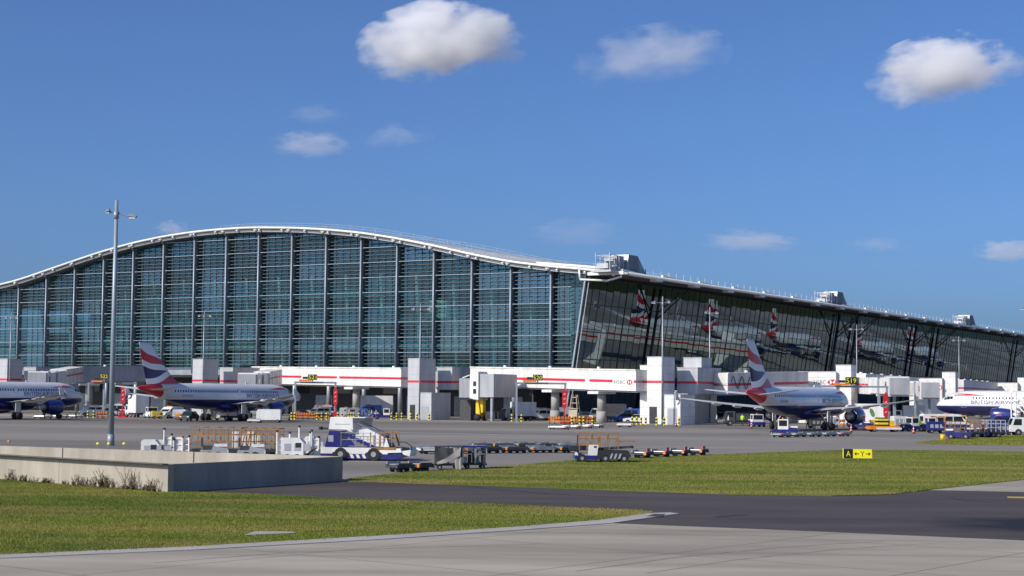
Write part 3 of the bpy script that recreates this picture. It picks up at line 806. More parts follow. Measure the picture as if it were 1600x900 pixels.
# ------------------------------------------------------------------ raised walkways
def walkway(label, p0, p1, z0, z1, h, w=3.4, name='raised_walkway', stripe=True, mat='bridge_white', gaps=(), pillars=(), sign=None):
    p0 = Vector(p0[:2]); p1 = Vector(p1[:2]); dv = p1 - p0; L = dv.length; a = math.atan2(dv.y, dv.x)
    t = thing(name, label, 'walkway', (p0.x, p0.y, 0), a, 'raised walkways')
    zz = lambda x: z0 + (z1 - z0) * x / L
    b = MB(); b.prism([(0, zz(0)), (L, zz(L)), (L, zz(L) + h), (0, zz(0) + h)], -w / 2, w / 2); b.build('tunnel', mat, t)
    b = MB(); b.prism([(0, zz(0) + h + 0.002), (L, zz(L) + h + 0.002), (L, zz(L) + h + 0.22), (0, zz(0) + h + 0.22)], -w / 2 - 0.12, w / 2 + 0.12); b.build('roof_cap', mat, t)
    b = MB(); b.prism([(0, zz(0) - 0.25), (L, zz(L) - 0.25), (L, zz(L) - 0.002), (0, zz(0) - 0.002)], -w / 2 + 0.3, w / 2 - 0.3); b.build('floor_beam', 'steel_grey', t)
    nj = int(L / 3.2)
    for i in range(1, nj):
        x = L * i / nj
        MB().bb(x - 0.03, x + 0.03, -w / 2 - 0.012, w / 2 + 0.012, zz(x) + 0.05, zz(x) + h - 0.05).build('panel_joint', 'cladding_pale', t)
    if stripe:
        segs = []; x = 0.0
        for g0, g1 in sorted(gaps): segs.append((x, g0 * L)); x = g1 * L
        segs.append((x, L))
        for s0, s1 in segs:
            MB().prism([(s0, zz(s0) + h * 0.40), (s1, zz(s1) + h * 0.40), (s1, zz(s1) + h * 0.53), (s0, zz(s0) + h * 0.53)], -w / 2 - 0.03, w / 2 + 0.03).build('stripe', 'stripe_red', t)
    for i in range(2, nj - 1, 4):
        x = L * (i + 0.4) / nj
        MB().tube((x, 0.4, zz(x) + h), (x, 0.4, zz(x) + h + 0.55), 0.3, 10).build('roof_vent', 'white_paint', t)
    for f in pillars:
        x = f * L; b = MB(); b.tube((x, 0, 0), (x, 0, 1.9), 0.95, 14, 0.85); b.tube((x, 0, 1.9), (x, 0, zz(x) - 0.2), 0.72, 14)
        b.build('pillar', 'pillar_concrete', t, True)
        MB().bb(x - 1.4, x + 1.4, -w / 2 - 0.2, w / 2 + 0.2, zz(x) - 0.7, zz(x) - 0.26).build('saddle', 'white_paint', t)
    if sign:
        f0, wide, hh = sign
        x0 = f0 * L
        side_y = -w / 2 - 0.035
        MB().bb(x0 - 0.5, x0 + wide + 0.3, side_y + 0.006, side_y + 0.03, zz(x0) + h * 0.25, zz(x0) + h * 0.66).build('sign_panel', mat, t)
        bank_sign(t, lambda u, v, e: (x0 + u, side_y - 0.002 - e, zz(x0 + u) + h * 0.34 + v), hh, wide)
    return t
walkway('white enclosed walkway with red line running behind the nose of the middle aircraft', gx(404, 343), gx(638, 304), 6.5, 5.85, 3.25, gaps=((0.36, 0.44), (0.60, 0.615)), pillars=(0.68,), sign=(0.37, 3.6, 0.6))
walkway('white enclosed walkway with HSBC lettering and red line ending at the largest tower', gx(746, 309), gx(1006, 271), 6.2, 5.3, 3.3, gaps=((0.72, 0.745), (0.875, 0.99)), pillars=(0.5, 0.77), sign=(0.885, 4.5, 0.78))
w3 = walkway('white enclosed walkway behind the tail fin of the foreground aircraft', gx(1124, 279), gx(1250, 297), 5.0, 5.6, 3.3, gaps=((0.48, 0.56),), pillars=(0.9,))
walkway('white walkway with rooftop vents right of the stand 519 sign', gx(1338, 303), gx(1424, 372), 5.6, 5.8, 3.2, pillars=(0.5,))
walkway('white walkway partly hidden by the aircraft at the right edge', gx(1494, 380), gx(1549, 452), 5.6, 5.8, 3.2, pillars=(0.6,))
# zigzag hoses on the side of the third walkway
q = MB(); pts = []
for i in range(33):
    u = i / 32; pts.append((0.8 + u * 7.5, -1.85, 6.9 + 1.0 * math.sin(u * 3 * 2 * PI)))
q.path(pts, 0.07, 5); q.build('service_hose', 'charcoal', w3)
# ------------------------------------------------------------------ movable boarding bridges
def jet_bridge(label, a, b, za, zb, cab=True, corrugated='steel_pale', lift=0.75, w=3.0, h=2.9):
    """tunnel from a to b with a cab at b, carried by a wheeled lift column"""
    a = Vector(a[:2]); b = Vector(b[:2]); dv = b - a; L = dv.length; ang = math.atan2(dv.y, dv.x)
    t = thing('boarding_bridge', label, 'boarding bridge', (a.x, a.y, 0), ang, 'movable boarding bridges')
    zz = lambda x: za + (zb - za) * x / L
    x1 = L * 0.52
    q = MB(); q.prism([(0, zz(0)), (x1, zz(x1)), (x1, zz(x1) + h), (0, zz(0) + h)], -w / 2, w / 2); q.build('outer_tunnel', 'bridge_white', t)
    q = MB(); q.prism([(x1 - 0.4, zz(x1) + 0.2), (L - 2, zz(L) + 0.2), (L - 2, zz(L) + h - 0.2), (x1 - 0.4, zz(x1) + h - 0.2)], -w / 2 + 0.25, w / 2 - 0.25); q.build('inner_tunnel', 'white_paint', t)
    MB().prism([(0.5, zz(0.5) + 1.5), (x1 - .3, zz(x1) + 1.5), (x1 - .3, zz(x1) + 1.8), (0.5, zz(0.5) + 1.8)], -w / 2 - 0.02, w / 2 + 0.02).build('stripe', 'stripe_red', t)
    for i in range(1, 5):
        x = x1 * i / 5; MB().bb(x - 0.08, x + 0.08, -w / 2 - 0.05, w / 2 + 0.05, zz(x) + 0.02, zz(x) + h - 0.02).build('rib', 'cladding_pale', t)
    if cab:
        c = MB(); c.bb(L - 2.0, L + 1.2, -w / 2 - 0.2, w / 2 + 0.2, zz(L) - 0.2, zz(L) + h + 0.15); co = c.build('cab', 'white_paint', t)
        MB().bb(L + 1.2, L + 2.3, -w / 2 - 0.05, w / 2 + 0.05, zz(L) + 0.1, zz(L) + h - 0.1).build('bellows', 'cladding_grey', t)
        MB().bb(L - 1.4, L - 0.2, -w / 2 - 0.23, w / 2 + 0.23, zz(L) + 1.2, zz(L) + 2.2).build('cab_window', 'vehicle_glass', co)
    xl = L * lift
    q = MB(); q.bb(xl - 0.25, xl + 0.25, -1.5, -1.1, 0.6, zz(xl) + h); q.bb(xl - 0.25, xl + 0.25, 1.1, 1.5, 0.6, zz(xl) + h); q.bb(xl - 0.3, xl + 0.3, -1.5, 1.5, 0.8, 1.3)
    q.build('lift_column', 'steel_pale', t)
    for s in (-1, 1): MB().tube((xl, s * 0.75 - 0.2, 0.55), (xl, s * 0.75 + 0.2, 0.55), 0.55, 14).build('wheel', 'black_rubber', t, True)
    return t
jet_bridge('white boarding bridge reaching down to the door of the middle aircraft', gx(428, 322), gx(388, 290), 6.2, 4.9)
jet_bridge('white sloping boarding bridge above the nose of the aircraft at the left edge', gx(118, 335), gx(60, 292), 6.6, 4.9)
walkway('dark sided covered walkway with pale roof edge left of the middle aircraft tail', gx(228, 345), gx(116, 335), 6.9, 6.3, 2.9, stripe=False, mat='cladding_grey', pillars=(0.3, 0.8))
jet_bridge('white boarding bridge with red line right of the foreground aircraft nose', gx(1341, 306), gx(1402, 272), 5.4, 5.0)
jet_bridge('white boarding bridge ending at the nose of the right hand aircraft', gx(1412, 345), gx(1452, 300), 5.3, 4.6)
# the parked bridge cab by the stand 520 gantry
P = gx(733, 288)
t = thing('boarding_bridge', 'grey boarding bridge cab on a yellow lift column, left of the stand 520 gantry', 'boarding bridge', P, GRID, 'movable boarding bridges')
b = MB(); b.bb(-2.3, 0.0, 0.4, 3.2, 4.0, 7.3); o = b.build('bellows', 'cladding_pale', t)
for i in range(9): MB().bb(-2.25 + i * 0.26, -2.15 + i * 0.26, 0.33, 0.4, 4.05, 7.25).build('bellows_fold', 'cladding_grey', o)
MB().prism([(0.002, 3.9), (1.7, 3.6), (1.7, 8.3), (0.002, 7.9)], 0.2, 3.4).build('cab', 'white_paint', t)
for z in (4.7, 6.0): MB().bb(0.7, 1.25, 0.12, 0.198, z, z + 0.8).build('cab_window', 'vehicle_glass', t)
MB().bb(1.702, 4.6, 0.5, 8.5, 4.1, 8.1).build('rotunda', 'cladding_grey', t)
MB().prism([(-1.6, 7.32), (0.1, 7.93), (1.6, 8.32), (1.6, 8.5), (-1.6, 7.5)], 0.3, 3.3).build('roof_flap', 'white_paint', t)
b = MB(); b.bb(0.5, 1.9, 1.4, 2.4, 1.4, 3.9); b.bb(0.8, 1.5, 1.0, 2.8, 0.7, 1.5); b.bar((0.9, 1.2, 3.9), (1.5, 1.2, 0.8), 0.3); b.build('lift_column', 'yellow_paint', t)
for s in (0.6, 2.9): MB().tube((1.2, s, 0.6), (1.2, s + 0.5, 0.6), 0.6, 16).build('wheel', 'black_rubber', t, True)
b = MB(); b.bar((4.0, 1, 0), (4.0, 1, 4.2), 0.4); b.bar((4.4, 6, 0), (4.4, 6, 4.2), 0.4); b.build('support_leg', 'steel_grey', t)
MB().bb(-3.4, -1.2, 2.5, 4.5, 0.0, 3.6).build('stair_enclosure', 'charcoal', t)
MB().bb(2.2, 4.8, 1.8, 4.0, 0.3, 1.6).build('drive_unit', 'dark_steel', t)

# ------------------------------------------------------------------ stand number gantries and red stand boards
def gantry_sign(num, label, lpx, rpx, depth, signpx, ztop=6.4, zs=(6.85, 7.8)):
    a = Vector(gx(lpx, depth)); b = Vector(gx(rpx, depth + 1)); t = thing('stand_gantry', label, 'gantry', a, 0, 'stand number gantries')
    L = (b - a); c = MB()
    MB().bar((0, 0, 0), (0, 0, ztop), 0.32).build('post', 'steel_pale', t)
    MB().bar((L.x, L.y, 0), (L.x, L.y, ztop), 0.32).build('post', 'steel_pale', t)
    MB().bar((-0.2, 0, ztop), (L.x + 0.2, L.y, ztop), 0.3).build('crossbeam', 'steel_pale', t)
    sx = gx(signpx, depth)[0] - a.x; hh = zs[1] - zs[0]; w = hh * 1.65
    MB().bb(sx - w / 2, sx + w / 2, -0.18, 0.05, zs[0], zs[1]).build('number_board', 'sign_black', t)
    MB().bar((sx, 0, ztop), (sx, 0, zs[0]), 0.2).build('board_stalk', 'steel_grey', t)
    letters(num, lambda u, v: (sx - w * 0.43 + u, -0.19, zs[0] + hh * 0.16 + v), 'number', 'sign_yellow', t, w * 0.86, hh * 0.68)
    MB().bb(sx - w * 1.5, sx - w * 0.15, -0.3, 0.2, ztop + 0.2, ztop + 0.5).build('beacon_bar', 'orange_paint', t)
    MB().bb(sx - w * 1.1, sx - w * 0.55, -0.25, 0.2, ztop + 0.6, ztop + 1.0).build('sensor', 'dark_steel', t)
gantry_sign('520', 'grey gantry with yellow 520 board in front of the HSBC walkway', 807, 883, 268, 840)
gantry_sign('521', 'grey gantry with yellow 521 board at the nose of the middle aircraft', 461, 524, 292, 488)
gantry_sign('522', 'grey gantry with yellow 522 board at the nose of the left hand aircraft', 138, 162, 300, 162, 6.0, (6.8, 7.7))
gantry_sign('519', 'grey gantry with yellow 519 board over the foreground aircraft', 1262, 1386, 266, 1330, 6.3, (6.7, 7.8))
def stand_board(label, px, depth, z0=2.4, z1=5.6):
    t = thing('stand_board', label, 'sign', gx(px, depth), 0, 'red stand boards')
    MB().tube((0, 0, 0), (0, 0, z1), 0.09, 8).build('post', 'red_paint', t)
    MB().prism([(-0.36, z0 + 0.3), (-0.15, z0), (0.15, z0), (0.36, z0 + 0.3), (0.36, z1 - 0.4), (0, z1), (-0.36, z1 - 0.4)], -0.1, 0.1).build('board', 'red_paint', t)
    for k in range(3): MB().bar((-0.15, -0.105, z0 + 0.7 + k * 0.75), (0.15, -0.105, z0 + 0.9 + k * 0.75), 0.02, 0.1).build('mark', 'white_paint', t)
    MB().bb(-0.7, 0.7, -0.5, 0.5, 0, 0.35).build('foot', 'red_paint', t)
    MB().tube((0.0, -0.4, 0.95), (0, 0.1, 0.95), 0.42, 12).build('hose_reel', 'red_paint', t)
stand_board('red upright stand board on orange barriers below the HSBC walkway', 882, 266)
stand_board('red upright stand board between parked cars left of the walkway pillar', 524, 289)
stand_board('red upright stand board behind the tail of the middle aircraft', 192, 290)
stand_board('red upright stand board right of the foreground aircraft wing', 1384, 252, 1.6, 5.4)

# ------------------------------------------------------------------ lamp posts
def lamp(label, loc, H_, arms, thick=1.0, rz=0):
    t = thing('lamp_post', label, 'lamp post', loc, rz, 'apron lamp posts')
    q = MB(); q.tube((0, 0, 0), (0, 0, 0.9), 0.30 * thick, 12, 0.28 * thick); q.tube((0, 0, 0.9), (0, 0, H_), 0.24 * thick, 12, 0.14 * thick)
    q.build('pole', 'steel_pale' if thick >= 1 else 'steel_grey', t, True)
    MB().tube((0, 0, H_ - 1.5), (0, 0, H_ - 0.9), 0.22 * thick, 10).build('collar', 'steel_grey', t, True)
    for dx, dz in arms:
        MB().tube((0, 0, H_ - 1.0), (dx * 0.75, 0, H_ - 1.0 + dz), 0.06 * thick, 8).build('arm', 'steel_grey', t)
        q = MB(); q.prism([(dx * 0.6, H_ - 0.95 + dz), (dx, H_ - 1.05 + dz), (dx, H_ - 0.9 + dz), (dx * 0.7, H_ - 0.72 + dz)], -0.28, 0.28)
        hd = q.build('lamp_head', 'steel_pale', t)
        MB().bb(min(dx * 0.66, dx * 0.96), max(dx * 0.66, dx * 0.96), -0.22, 0.22, H_ - 1.15 + dz, H_ - 1.06 + dz).build('lens', 'lamp_glass', hd)
lamp('tall near lamp post rising behind the concrete wall', gp(173, 696), 19.9, ((-0.85, 0.05), (1.65, -0.35)), 1.0)
lamp('lamp post in front of the glass end wall at the left edge', gx(14, 330), 20, ((-1.2, 0), (1.4, 0)), 0.65)
lamp('lamp post beside the tower behind the middle aircraft', gx(316.5, 316), 20, ((-1.2, 0), (1.4, 0)), 0.65)
lamp('lamp post at the tower beside the stand 521 walkway', gx(655.5, 288), 20.2, ((-1.6, 0), (1.8, 0)), 0.65)
lamp('lamp post in front of the largest white tower', gx(1035, 262), 20.2, ((-1.8, 0), (1.2, 0.1)), 0.75)
lamp('lamp post behind the raised block of the largest tower', gx(1109, 288), 20, ((-0.9, 0.05), (1.5, 0)), 0.68)
lamp('lamp post by the stand 519 board', gx(1339, 350), 20, ((-1.6, 0), (1.5, 0)), 0.68)
lamp('lamp post above the nose of the right hand aircraft', gx(1499, 410), 20, ((-1.7, 0), (1.6, 0)), 0.68)
lamp('lamp post just outside the right edge, one lamp reaching into view', gx(1612, 270), 20.2, ((-1.7, 0), (1.6, 0)), 1.0)

# ------------------------------------------------------------------ airfield direction sign
t = thing('direction_sign', 'black A and yellow arrow Y taxiway sign standing on the grass', 'sign', gp(1340, 720), R(-4))
pxm = 2600 / gp(1340, 720)[1]
wA, wY, hS = 0.62, 1.30, 0.62
x0 = -(wA + wY) / 2
MB().bb(x0, x0 + wA, -0.09, 0.09, 0.18, 0.18 + hS).build('black_panel', 'sign_black', t)
MB().bb(x0 + wA + 0.02, x0 + wA + wY, -0.09, 0.09, 0.18, 0.18 + hS).build('yellow_panel', 'sign_yellow', t)
MB().bb(x0 + wA + wY, x0 + wA + wY + 0.07, -0.1, 0.1, 0.16, 0.2 + hS).build('end_cap', 'rust_orange', t)
MB().bb(x0 - 0.05, x0 - 0.002, -0.1, 0.1, 0.16, 0.2 + hS).build('end_cap', 'sign_yellow', t)
letters('A', lambda u, v: (x0 + 0.17 + u, -0.094, 0.3 + v), 'letter', 'sign_yellow', t, 0.30, 0.37)
xY = x0 + wA + 0.02
letters('Y', lambda u, v: (xY + 0.50 + u, -0.094, 0.3 + v), 'letter', 'sign_black', t, 0.28, 0.36)
for s, xa, xb in ((1, xY + 0.86, xY + 1.17), (-1, xY + 0.42, xY + 0.11)):
    q = MB(); q.bar((xa, -0.094, 0.48), (xb, -0.094, 0.48), 0.004, 0.055); q.bar((xb, -0.0935, 0.48), (xb - s * 0.12, -0.0935, 0.58), 0.004, 0.055); q.bar((xb, -0.0925, 0.48), (xb - s * 0.12, -0.0925, 0.38), 0.004, 0.055)
    q.build('arrow', 'sign_black', t)
for x in (x0 + 0.2, x0 + 1.0, x0 + 1.7): MB().tube((x, 0, 0), (x, 0, 0.2), 0.04, 8).build('leg', 'steel_grey', t)

# ------------------------------------------------------------------ airliners
ST = np.array([(0, .02, -.62), (.15, .38, -.60), (.5, .72, -.50), (1.0, 1.03, -.40), (1.7, 1.34, -.28), (2.6, 1.62, -.16), (3.8, 1.84, -.06), (5.2, 1.96, -.01), (6.5, 1.98, 0), (22.5, 1.98, 0),
               (25, 1.90, .07), (27.5, 1.70, .24), (30, 1.40, .48), (32.5, 1.04, .76), (34.8, .70, 1.0), (36.4, .42, 1.16), (37.3, .20, 1.24), (37.57, .08, 1.25)])
def fr(s): return float(np.interp(s, ST[:, 0], ST[:, 1])), float(np.interp(s, ST[:, 0], ST[:, 2]))
def skin(s, z, side, off=0.012):
    r, zc = fr(s); r2 = r * 1.03
    q = max(0.0, 1 - ((z - zc) / r2) ** 2)
    return (-s, side * (r * math.sqrt(q) + off), z)
def make_airliner(label):
    t = thing('airliner', label, 'airliner', (0, 0, 0), 0, 'parked airliners')
    ss = np.unique(np.concatenate([ST[:, 0], np.linspace(6.5, 22.5, 9), np.linspace(0, 6.5, 16), np.linspace(22.5, 37.3, 16)]))
    rings = []
    for s in ss:
        r, zc = fr(s)
        rings.append([(-s, r * math.cos(a), zc + r * 1.03 * math.sin(a)) for a in np.linspace(0, 2 * PI, 33)[:-1]])
    fus = MB().loft(rings).build('fuselage', 'fuselage_paint', t, True, (0, 0, 3.85))
    for side in (1, -1):
        w = MB()                                             # passenger windows
        for i in range(46):
            s = 6.6 + i * 0.535
            if abs(s - 16.2) < 0.3: continue
            w.add([skin(s - .12, .62, side), skin(s + .12, .62, side), skin(s + .12, .96, side), skin(s - .12, .96, side)], [(0, 1, 2, 3)])
        o = w.build('cabin_windows', 'cabin_window', fus); o['kind'] = 'stuff'
        for s0, s1, z0, z1 in ((1.55, 2.05, .50, .92), (2.1, 2.65, .55, 1.05), (2.7, 3.15, .62, 1.05)):
            w = MB(); g = [skin(s0 + (s1 - s0) * a, z0 + (z1 - z0) * b, side) for b in (0, .5, 1) for a in (0, .5, 1)]
            w.add(g, [(0, 1, 4, 3), (1, 2, 5, 4), (3, 4, 7, 6), (4, 5, 8, 7)]); w.build('cockpit_window', 'cabin_window', fus)
        for s0, wd, z0, z1 in ((4.6, .85, -.75, 1.15), (31.2, .75, -.25, 1.25), (16.0, .5, .2, 1.1)):
            d_ = MB()
            for a0, a1, b0, b1 in ((s0, s0 + .05, z0, z1), (s0 + wd, s0 + wd + .05, z0, z1), (s0, s0 + wd + .05, z1, z1 + .05), (s0, s0 + wd + .05, z0, z0 + .05)):
                zs_ = np.linspace(b0, b1, 5)
                for k in range(4): d_.add([skin(a0, zs_[k], side, .008), skin(a1, zs_[k], side, .008), skin(a1, zs_[k + 1], side, .008), skin(a0, zs_[k + 1], side, .008)], [(0, 1, 2, 3)])
            d_.build('door_outline', 'cladding_grey', fus)
        # ribbon near the nose
        rb = MB(); us = np.linspace(0, 1, 17)
        lo = [skin(3.3 + u * 5.2, 1.10 + .16 * u + .04 * math.sin(u * 5), side, .015) for u in us]
        hi = [skin(3.3 + u * 5.2, 1.10 + .16 * u + .04 * math.sin(u * 5) + .36 * math.sin(PI * min(1, u ** .45 * .98 + .02)) ** .8, side, .015) for u in us]
        rb.add(lo + hi, [(i, i + 1, 17 + i + 1, 17 + i) for i in range(16)]); rb.build('ribbon', 'red_paint', fus)
        if side == 1: pl = lambda u, v: skin(6.3 + u, -.12 + v, 1, .014)
        else: pl = lambda u, v: skin(14.6 - u, -.12 + v, -1, .014)
        letters('BRITISH AIRWAYS', pl, 'lettering', 'lettering_navy', fus, 8.3, .62)
        pl2 = (lambda u, v: skin(27.2 + u, -.05 + v, 1, .014)) if side == 1 else (lambda u, v: skin(29.4 - u, -.05 + v, -1, .014))
        letters('G-EUUA', pl2, 'registration', 'lettering_navy', fus, 2.2, .3)
    # belly fairing
    rings = []
    for s, k in ((10.0, .05), (11.2, .6), (12.5, 1), (18.5, 1), (20, .7), (21.5, .05)):
        rings.append([(-s, (0.9 + 1.05 * k) * math.cos(a), -1.25 - .35 * k + (.35 + .55 * k) * math.sin(a)) for a in np.linspace(0, 2 * PI, 17)[:-1]])
    MB().loft(rings).build('belly_fairing', 'navy', t, True, (0, 0, 3.85))
    def foil(le, chord, y, z, th, n=9):
        xs_ = [(1 - math.cos(PI * i / (n - 1))) / 2 for i in range(n)]
        f = lambda u: 5 * th * chord * (.2969 * math.sqrt(u) - .126 * u - .3516 * u * u + .2843 * u ** 3 - .1036 * u ** 4)
        up_ = [(-(le + u * chord), y, z + f(u)) for u in xs_]; dn = [(-(le + u * chord), y, z - f(u) * .7) for u in xs_[::-1][1:-1]]
        return up_ + dn
    for side in (1, -1):
        secs = [(11.3, 7.3, 1.2, -1.25, .13), (12.1, 6.4, 2.2, -1.18, .13), (14.6, 4.0, 6.5, -.82, .115), (17.2, 2.9, 11.5, -.3, .11), (20.2, 1.6, 16.9, .38, .10)]
        wing = MB().loft([foil(a, c, side * y, z, th) for a, c, y, z, th in secs]).build('wing', 'wing_grey', t, True, (0, 0, 3.85))
        MB().prism([(-20.3, .1), (-21.9, .05), (-22.1, 1.2), (-21.5, 1.3), (-20.9, .35), (-20.6, -.5), (-21.6, -.6)], side * 16.95, side * 17.02).build('wingtip_fence', 'fuselage_white', wing)
        for y, s_ in ((6.3, 18.2), (9.2, 18.9), (12.0, 19.6)):
            zz = -.95 + (y - 6.5) * .105
            MB().loft([[(-x, side * y + rr * math.cos(a), zz + rr * 1.3 * math.sin(a)) for a in np.linspace(0, 2 * PI, 9)[:-1]] for x, rr in ((s_ - 2.6, .05), (s_ - 1.8, .2), (s_, .2), (s_ + 1.1, .03))]).build('flap_fairing', 'fuselage_white', wing, True)
        e = holder('engine', t, (-10.6, side * 5.75, 1.95))
        prof = [(0, 1.0), (-.12, 1.08), (-.6, 1.17), (-1.6, 1.2), (-2.6, 1.08), (-3.3, .92)]
        MB().loft([[(x, r * math.cos(a), r * math.sin(a)) for a in np.linspace(0, 2 * PI, 25)[:-1]] for x, r in prof], cap=False).build('nacelle', 'engine_blue', e, True)
        MB().loft([[(x, r * math.cos(a), r * math.sin(a)) for a in np.linspace(0, 2 * PI, 25)[:-1]] for x, r in ((.03, 1.0), (.06, .96), (-.06, .9), (-.9, .86))], cap=False).build('intake_ring', 'silver', e, True)
        f = MB()
        for k in range(22):
            a = 2 * PI * k / 22
            f.add([(-.8, .2 * math.cos(a), .2 * math.sin(a)), (-.8, .86 * math.cos(a + .1), .86 * math.sin(a + .1)), (-1.0, .86 * math.cos(a + .3), .86 * math.sin(a + .3)), (-1.0, .2 * math.cos(a + .25), .2 * math.sin(a + .25))], [(0, 1, 2, 3)])
        f.tube((-.45, 0, 0), (-.8, 0, 0), .03, 12, .26); f.build('fan', 'dark_steel', e, True)
        MB().loft([[(x, r * math.cos(a), r * math.sin(a)) for a in np.linspace(0, 2 * PI, 21)[:-1]] for x, r in ((-2.9, .72), (-4.2, .48), (-4.6, .42))]).build('exhaust', 'silver', e, True)
        MB().prism([(-.9, 1.0), (-1.4, 1.5), (-4.6, 1.55), (-6.0, 1.0), (-4.2, .4), (-3.0, .9)], -.16, .16).build('pylon', 'fuselage_white', e)
        MB().loft([foil(31.6, 3.9, side * .4, .85, .10), foil(35.2, 1.6, side * 6.2, 1.5, .09)]).build('tailplane', 'fuselage_white', t, True, (0, 0, 3.85))
        g = holder('main_gear', t, (-17.7, side * 3.8, 0))
        MB().tube((0, 0, .55), (0, 0, 2.7), .17, 10).build('strut', 'silver', g, True)
        MB().bar((0, -side * .1, 1.0), (.2, -side * 1.3, 2.6), .12).build('side_stay', 'silver', g)
        MB().bb(-.55, .55, side * .12, side * .2, 1.2, 2.7).build('gear_door', 'fuselage_white', g)
        for q in (-.45, .45): MB().tube((0, q - .2, .57), (0, q + .2, .57), .57, 18).build('wheel', 'black_rubber', g, True)
    g = holder('nose_gear', t, (-5.1, 0, 0))
    MB().tube((0, 0, .4), (0, 0, 2.1), .12, 10).build('strut', 'silver', g, True)
    for q in (-.25, .25): MB().tube((0, q - .12, .38), (0, q + .12, .38), .38, 16).build('wheel', 'black_rubber', g, True)
    # fin, its flag laid out in chord / height coordinates
    nu, nv = 14, 18
    vs = []; uv = []
    for side in (1, -1):
        for j in range(nv + 1):
            tt = j / nv; z = 1.55 + tt * 6.4
            le = 28.9 + (35.0 - 28.9) * tt - (1 - tt) ** 6 * 1.2; te = 35.6 + 1.9 * tt
            for i in range(nu + 1):
                u = i / nu; ch = te - le
                th = .075 * ch * math.sqrt(max(0, u * (1 - u))) * (1.3 - .6 * (1 - u)) + .004
                vs.append((-(te - u * ch), side * th, z)); uv.append((u, tt))
    fs = []; K = (nu + 1) * (nv + 1)
    for side in (0, 1):
        for j in range(nv):
            for i in range(nu):
                a = side * K + j * (nu + 1) + i; q = (a, a + 1, a + nu + 2, a + nu + 1); fs.append(q if side else q[::-1])
    fs.append([nv * (nu + 1) + i for i in range(nu + 1)] + [K + nv * (nu + 1) + i for i in range(nu, -1, -1)])
    for j in range(nv):
        for i in (0, nu):
            a = j * (nu + 1) + i; fs.append((a, a + nu + 1, K + a + nu + 1, K + a))
    me = bpy.data.meshes.new('fin'); me.from_pydata(vs, [], fs)
    ul = me.uv_layers.new(name='st')
    for l in me.loops: ul.data[l.index].uv = uv[l.vertex_index]
    me.materials.append(MATS['fin_flag']); me.polygons.foreach_set('use_smooth', [True] * len(me.polygons))
    bm = bmesh.new(); bm.from_mesh(me); bmesh.ops.recalc_face_normals(bm, faces=bm.faces); bm.to_mesh(me); bm.free()
    link('fin', me, t, (0, 0, 3.85))
    MB().bb(-34, -12, -.02, .02, 0, 0.01) if False else None
    MB().prism([(-12.0, 1.95), (-12.6, 1.95), (-12.5, 2.4), (-12.2, 2.4)], -.03, .03).build('antenna', 'fuselage_white', t, loc=(0, 0, 3.85))
    return t
M('wing_grey', (0.46, 0.47, 0.49), 0.4, var=0.12, scale=0.8)
M('fuselage_white', (0.72, 0.72, 0.72), 0.32, var=0.08, scale=0.8, coat=0.2)
M('engine_blue', (0.02, 0.03, 0.17), 0.25, var=0.1, scale=0.8, coat=0.6)
HEAD = PI / 2 + GRID
pl_mid = make_airliner('white airliner with red white and blue tail parked at stand 521, left of centre')
pl_mid.location = (gx(458, 279.5)[0], 279.5, 0); pl_mid.rotation_euler = (0, 0, HEAD)
dup(pl_mid, (gx(128, 277)[0], 277, 0), HEAD, 'white airliner cut off by the left edge, only its nose half showing')
d1 = 212 + 0.865 * 37.57
dup(pl_mid, (gx(1318, d1)[0], d1, 0), HEAD, 'white airliner seen from behind its red tail cone, parked under the 519 board')
NOSE = gx(1463, 278)
dup(pl_mid, NOSE, PI + GRID, 'sunlit white airliner facing left, cut off by the right edge')
# more of the same stand row, beyond the right edge: they show as tail reflections in the leaning glass
for fy, lab in zip((160, 213, 268, 362, 430), ('nearest', 'second', 'third', 'fourth', 'farthest')):      # long-haul size
    o = dup(pl_mid, g2w(64, fy + 46), HEAD, 'large airliner seen only as the %s tail mirrored in the leaning glass' % lab)
    o.scale = (1.35, 1.35, 1.35)

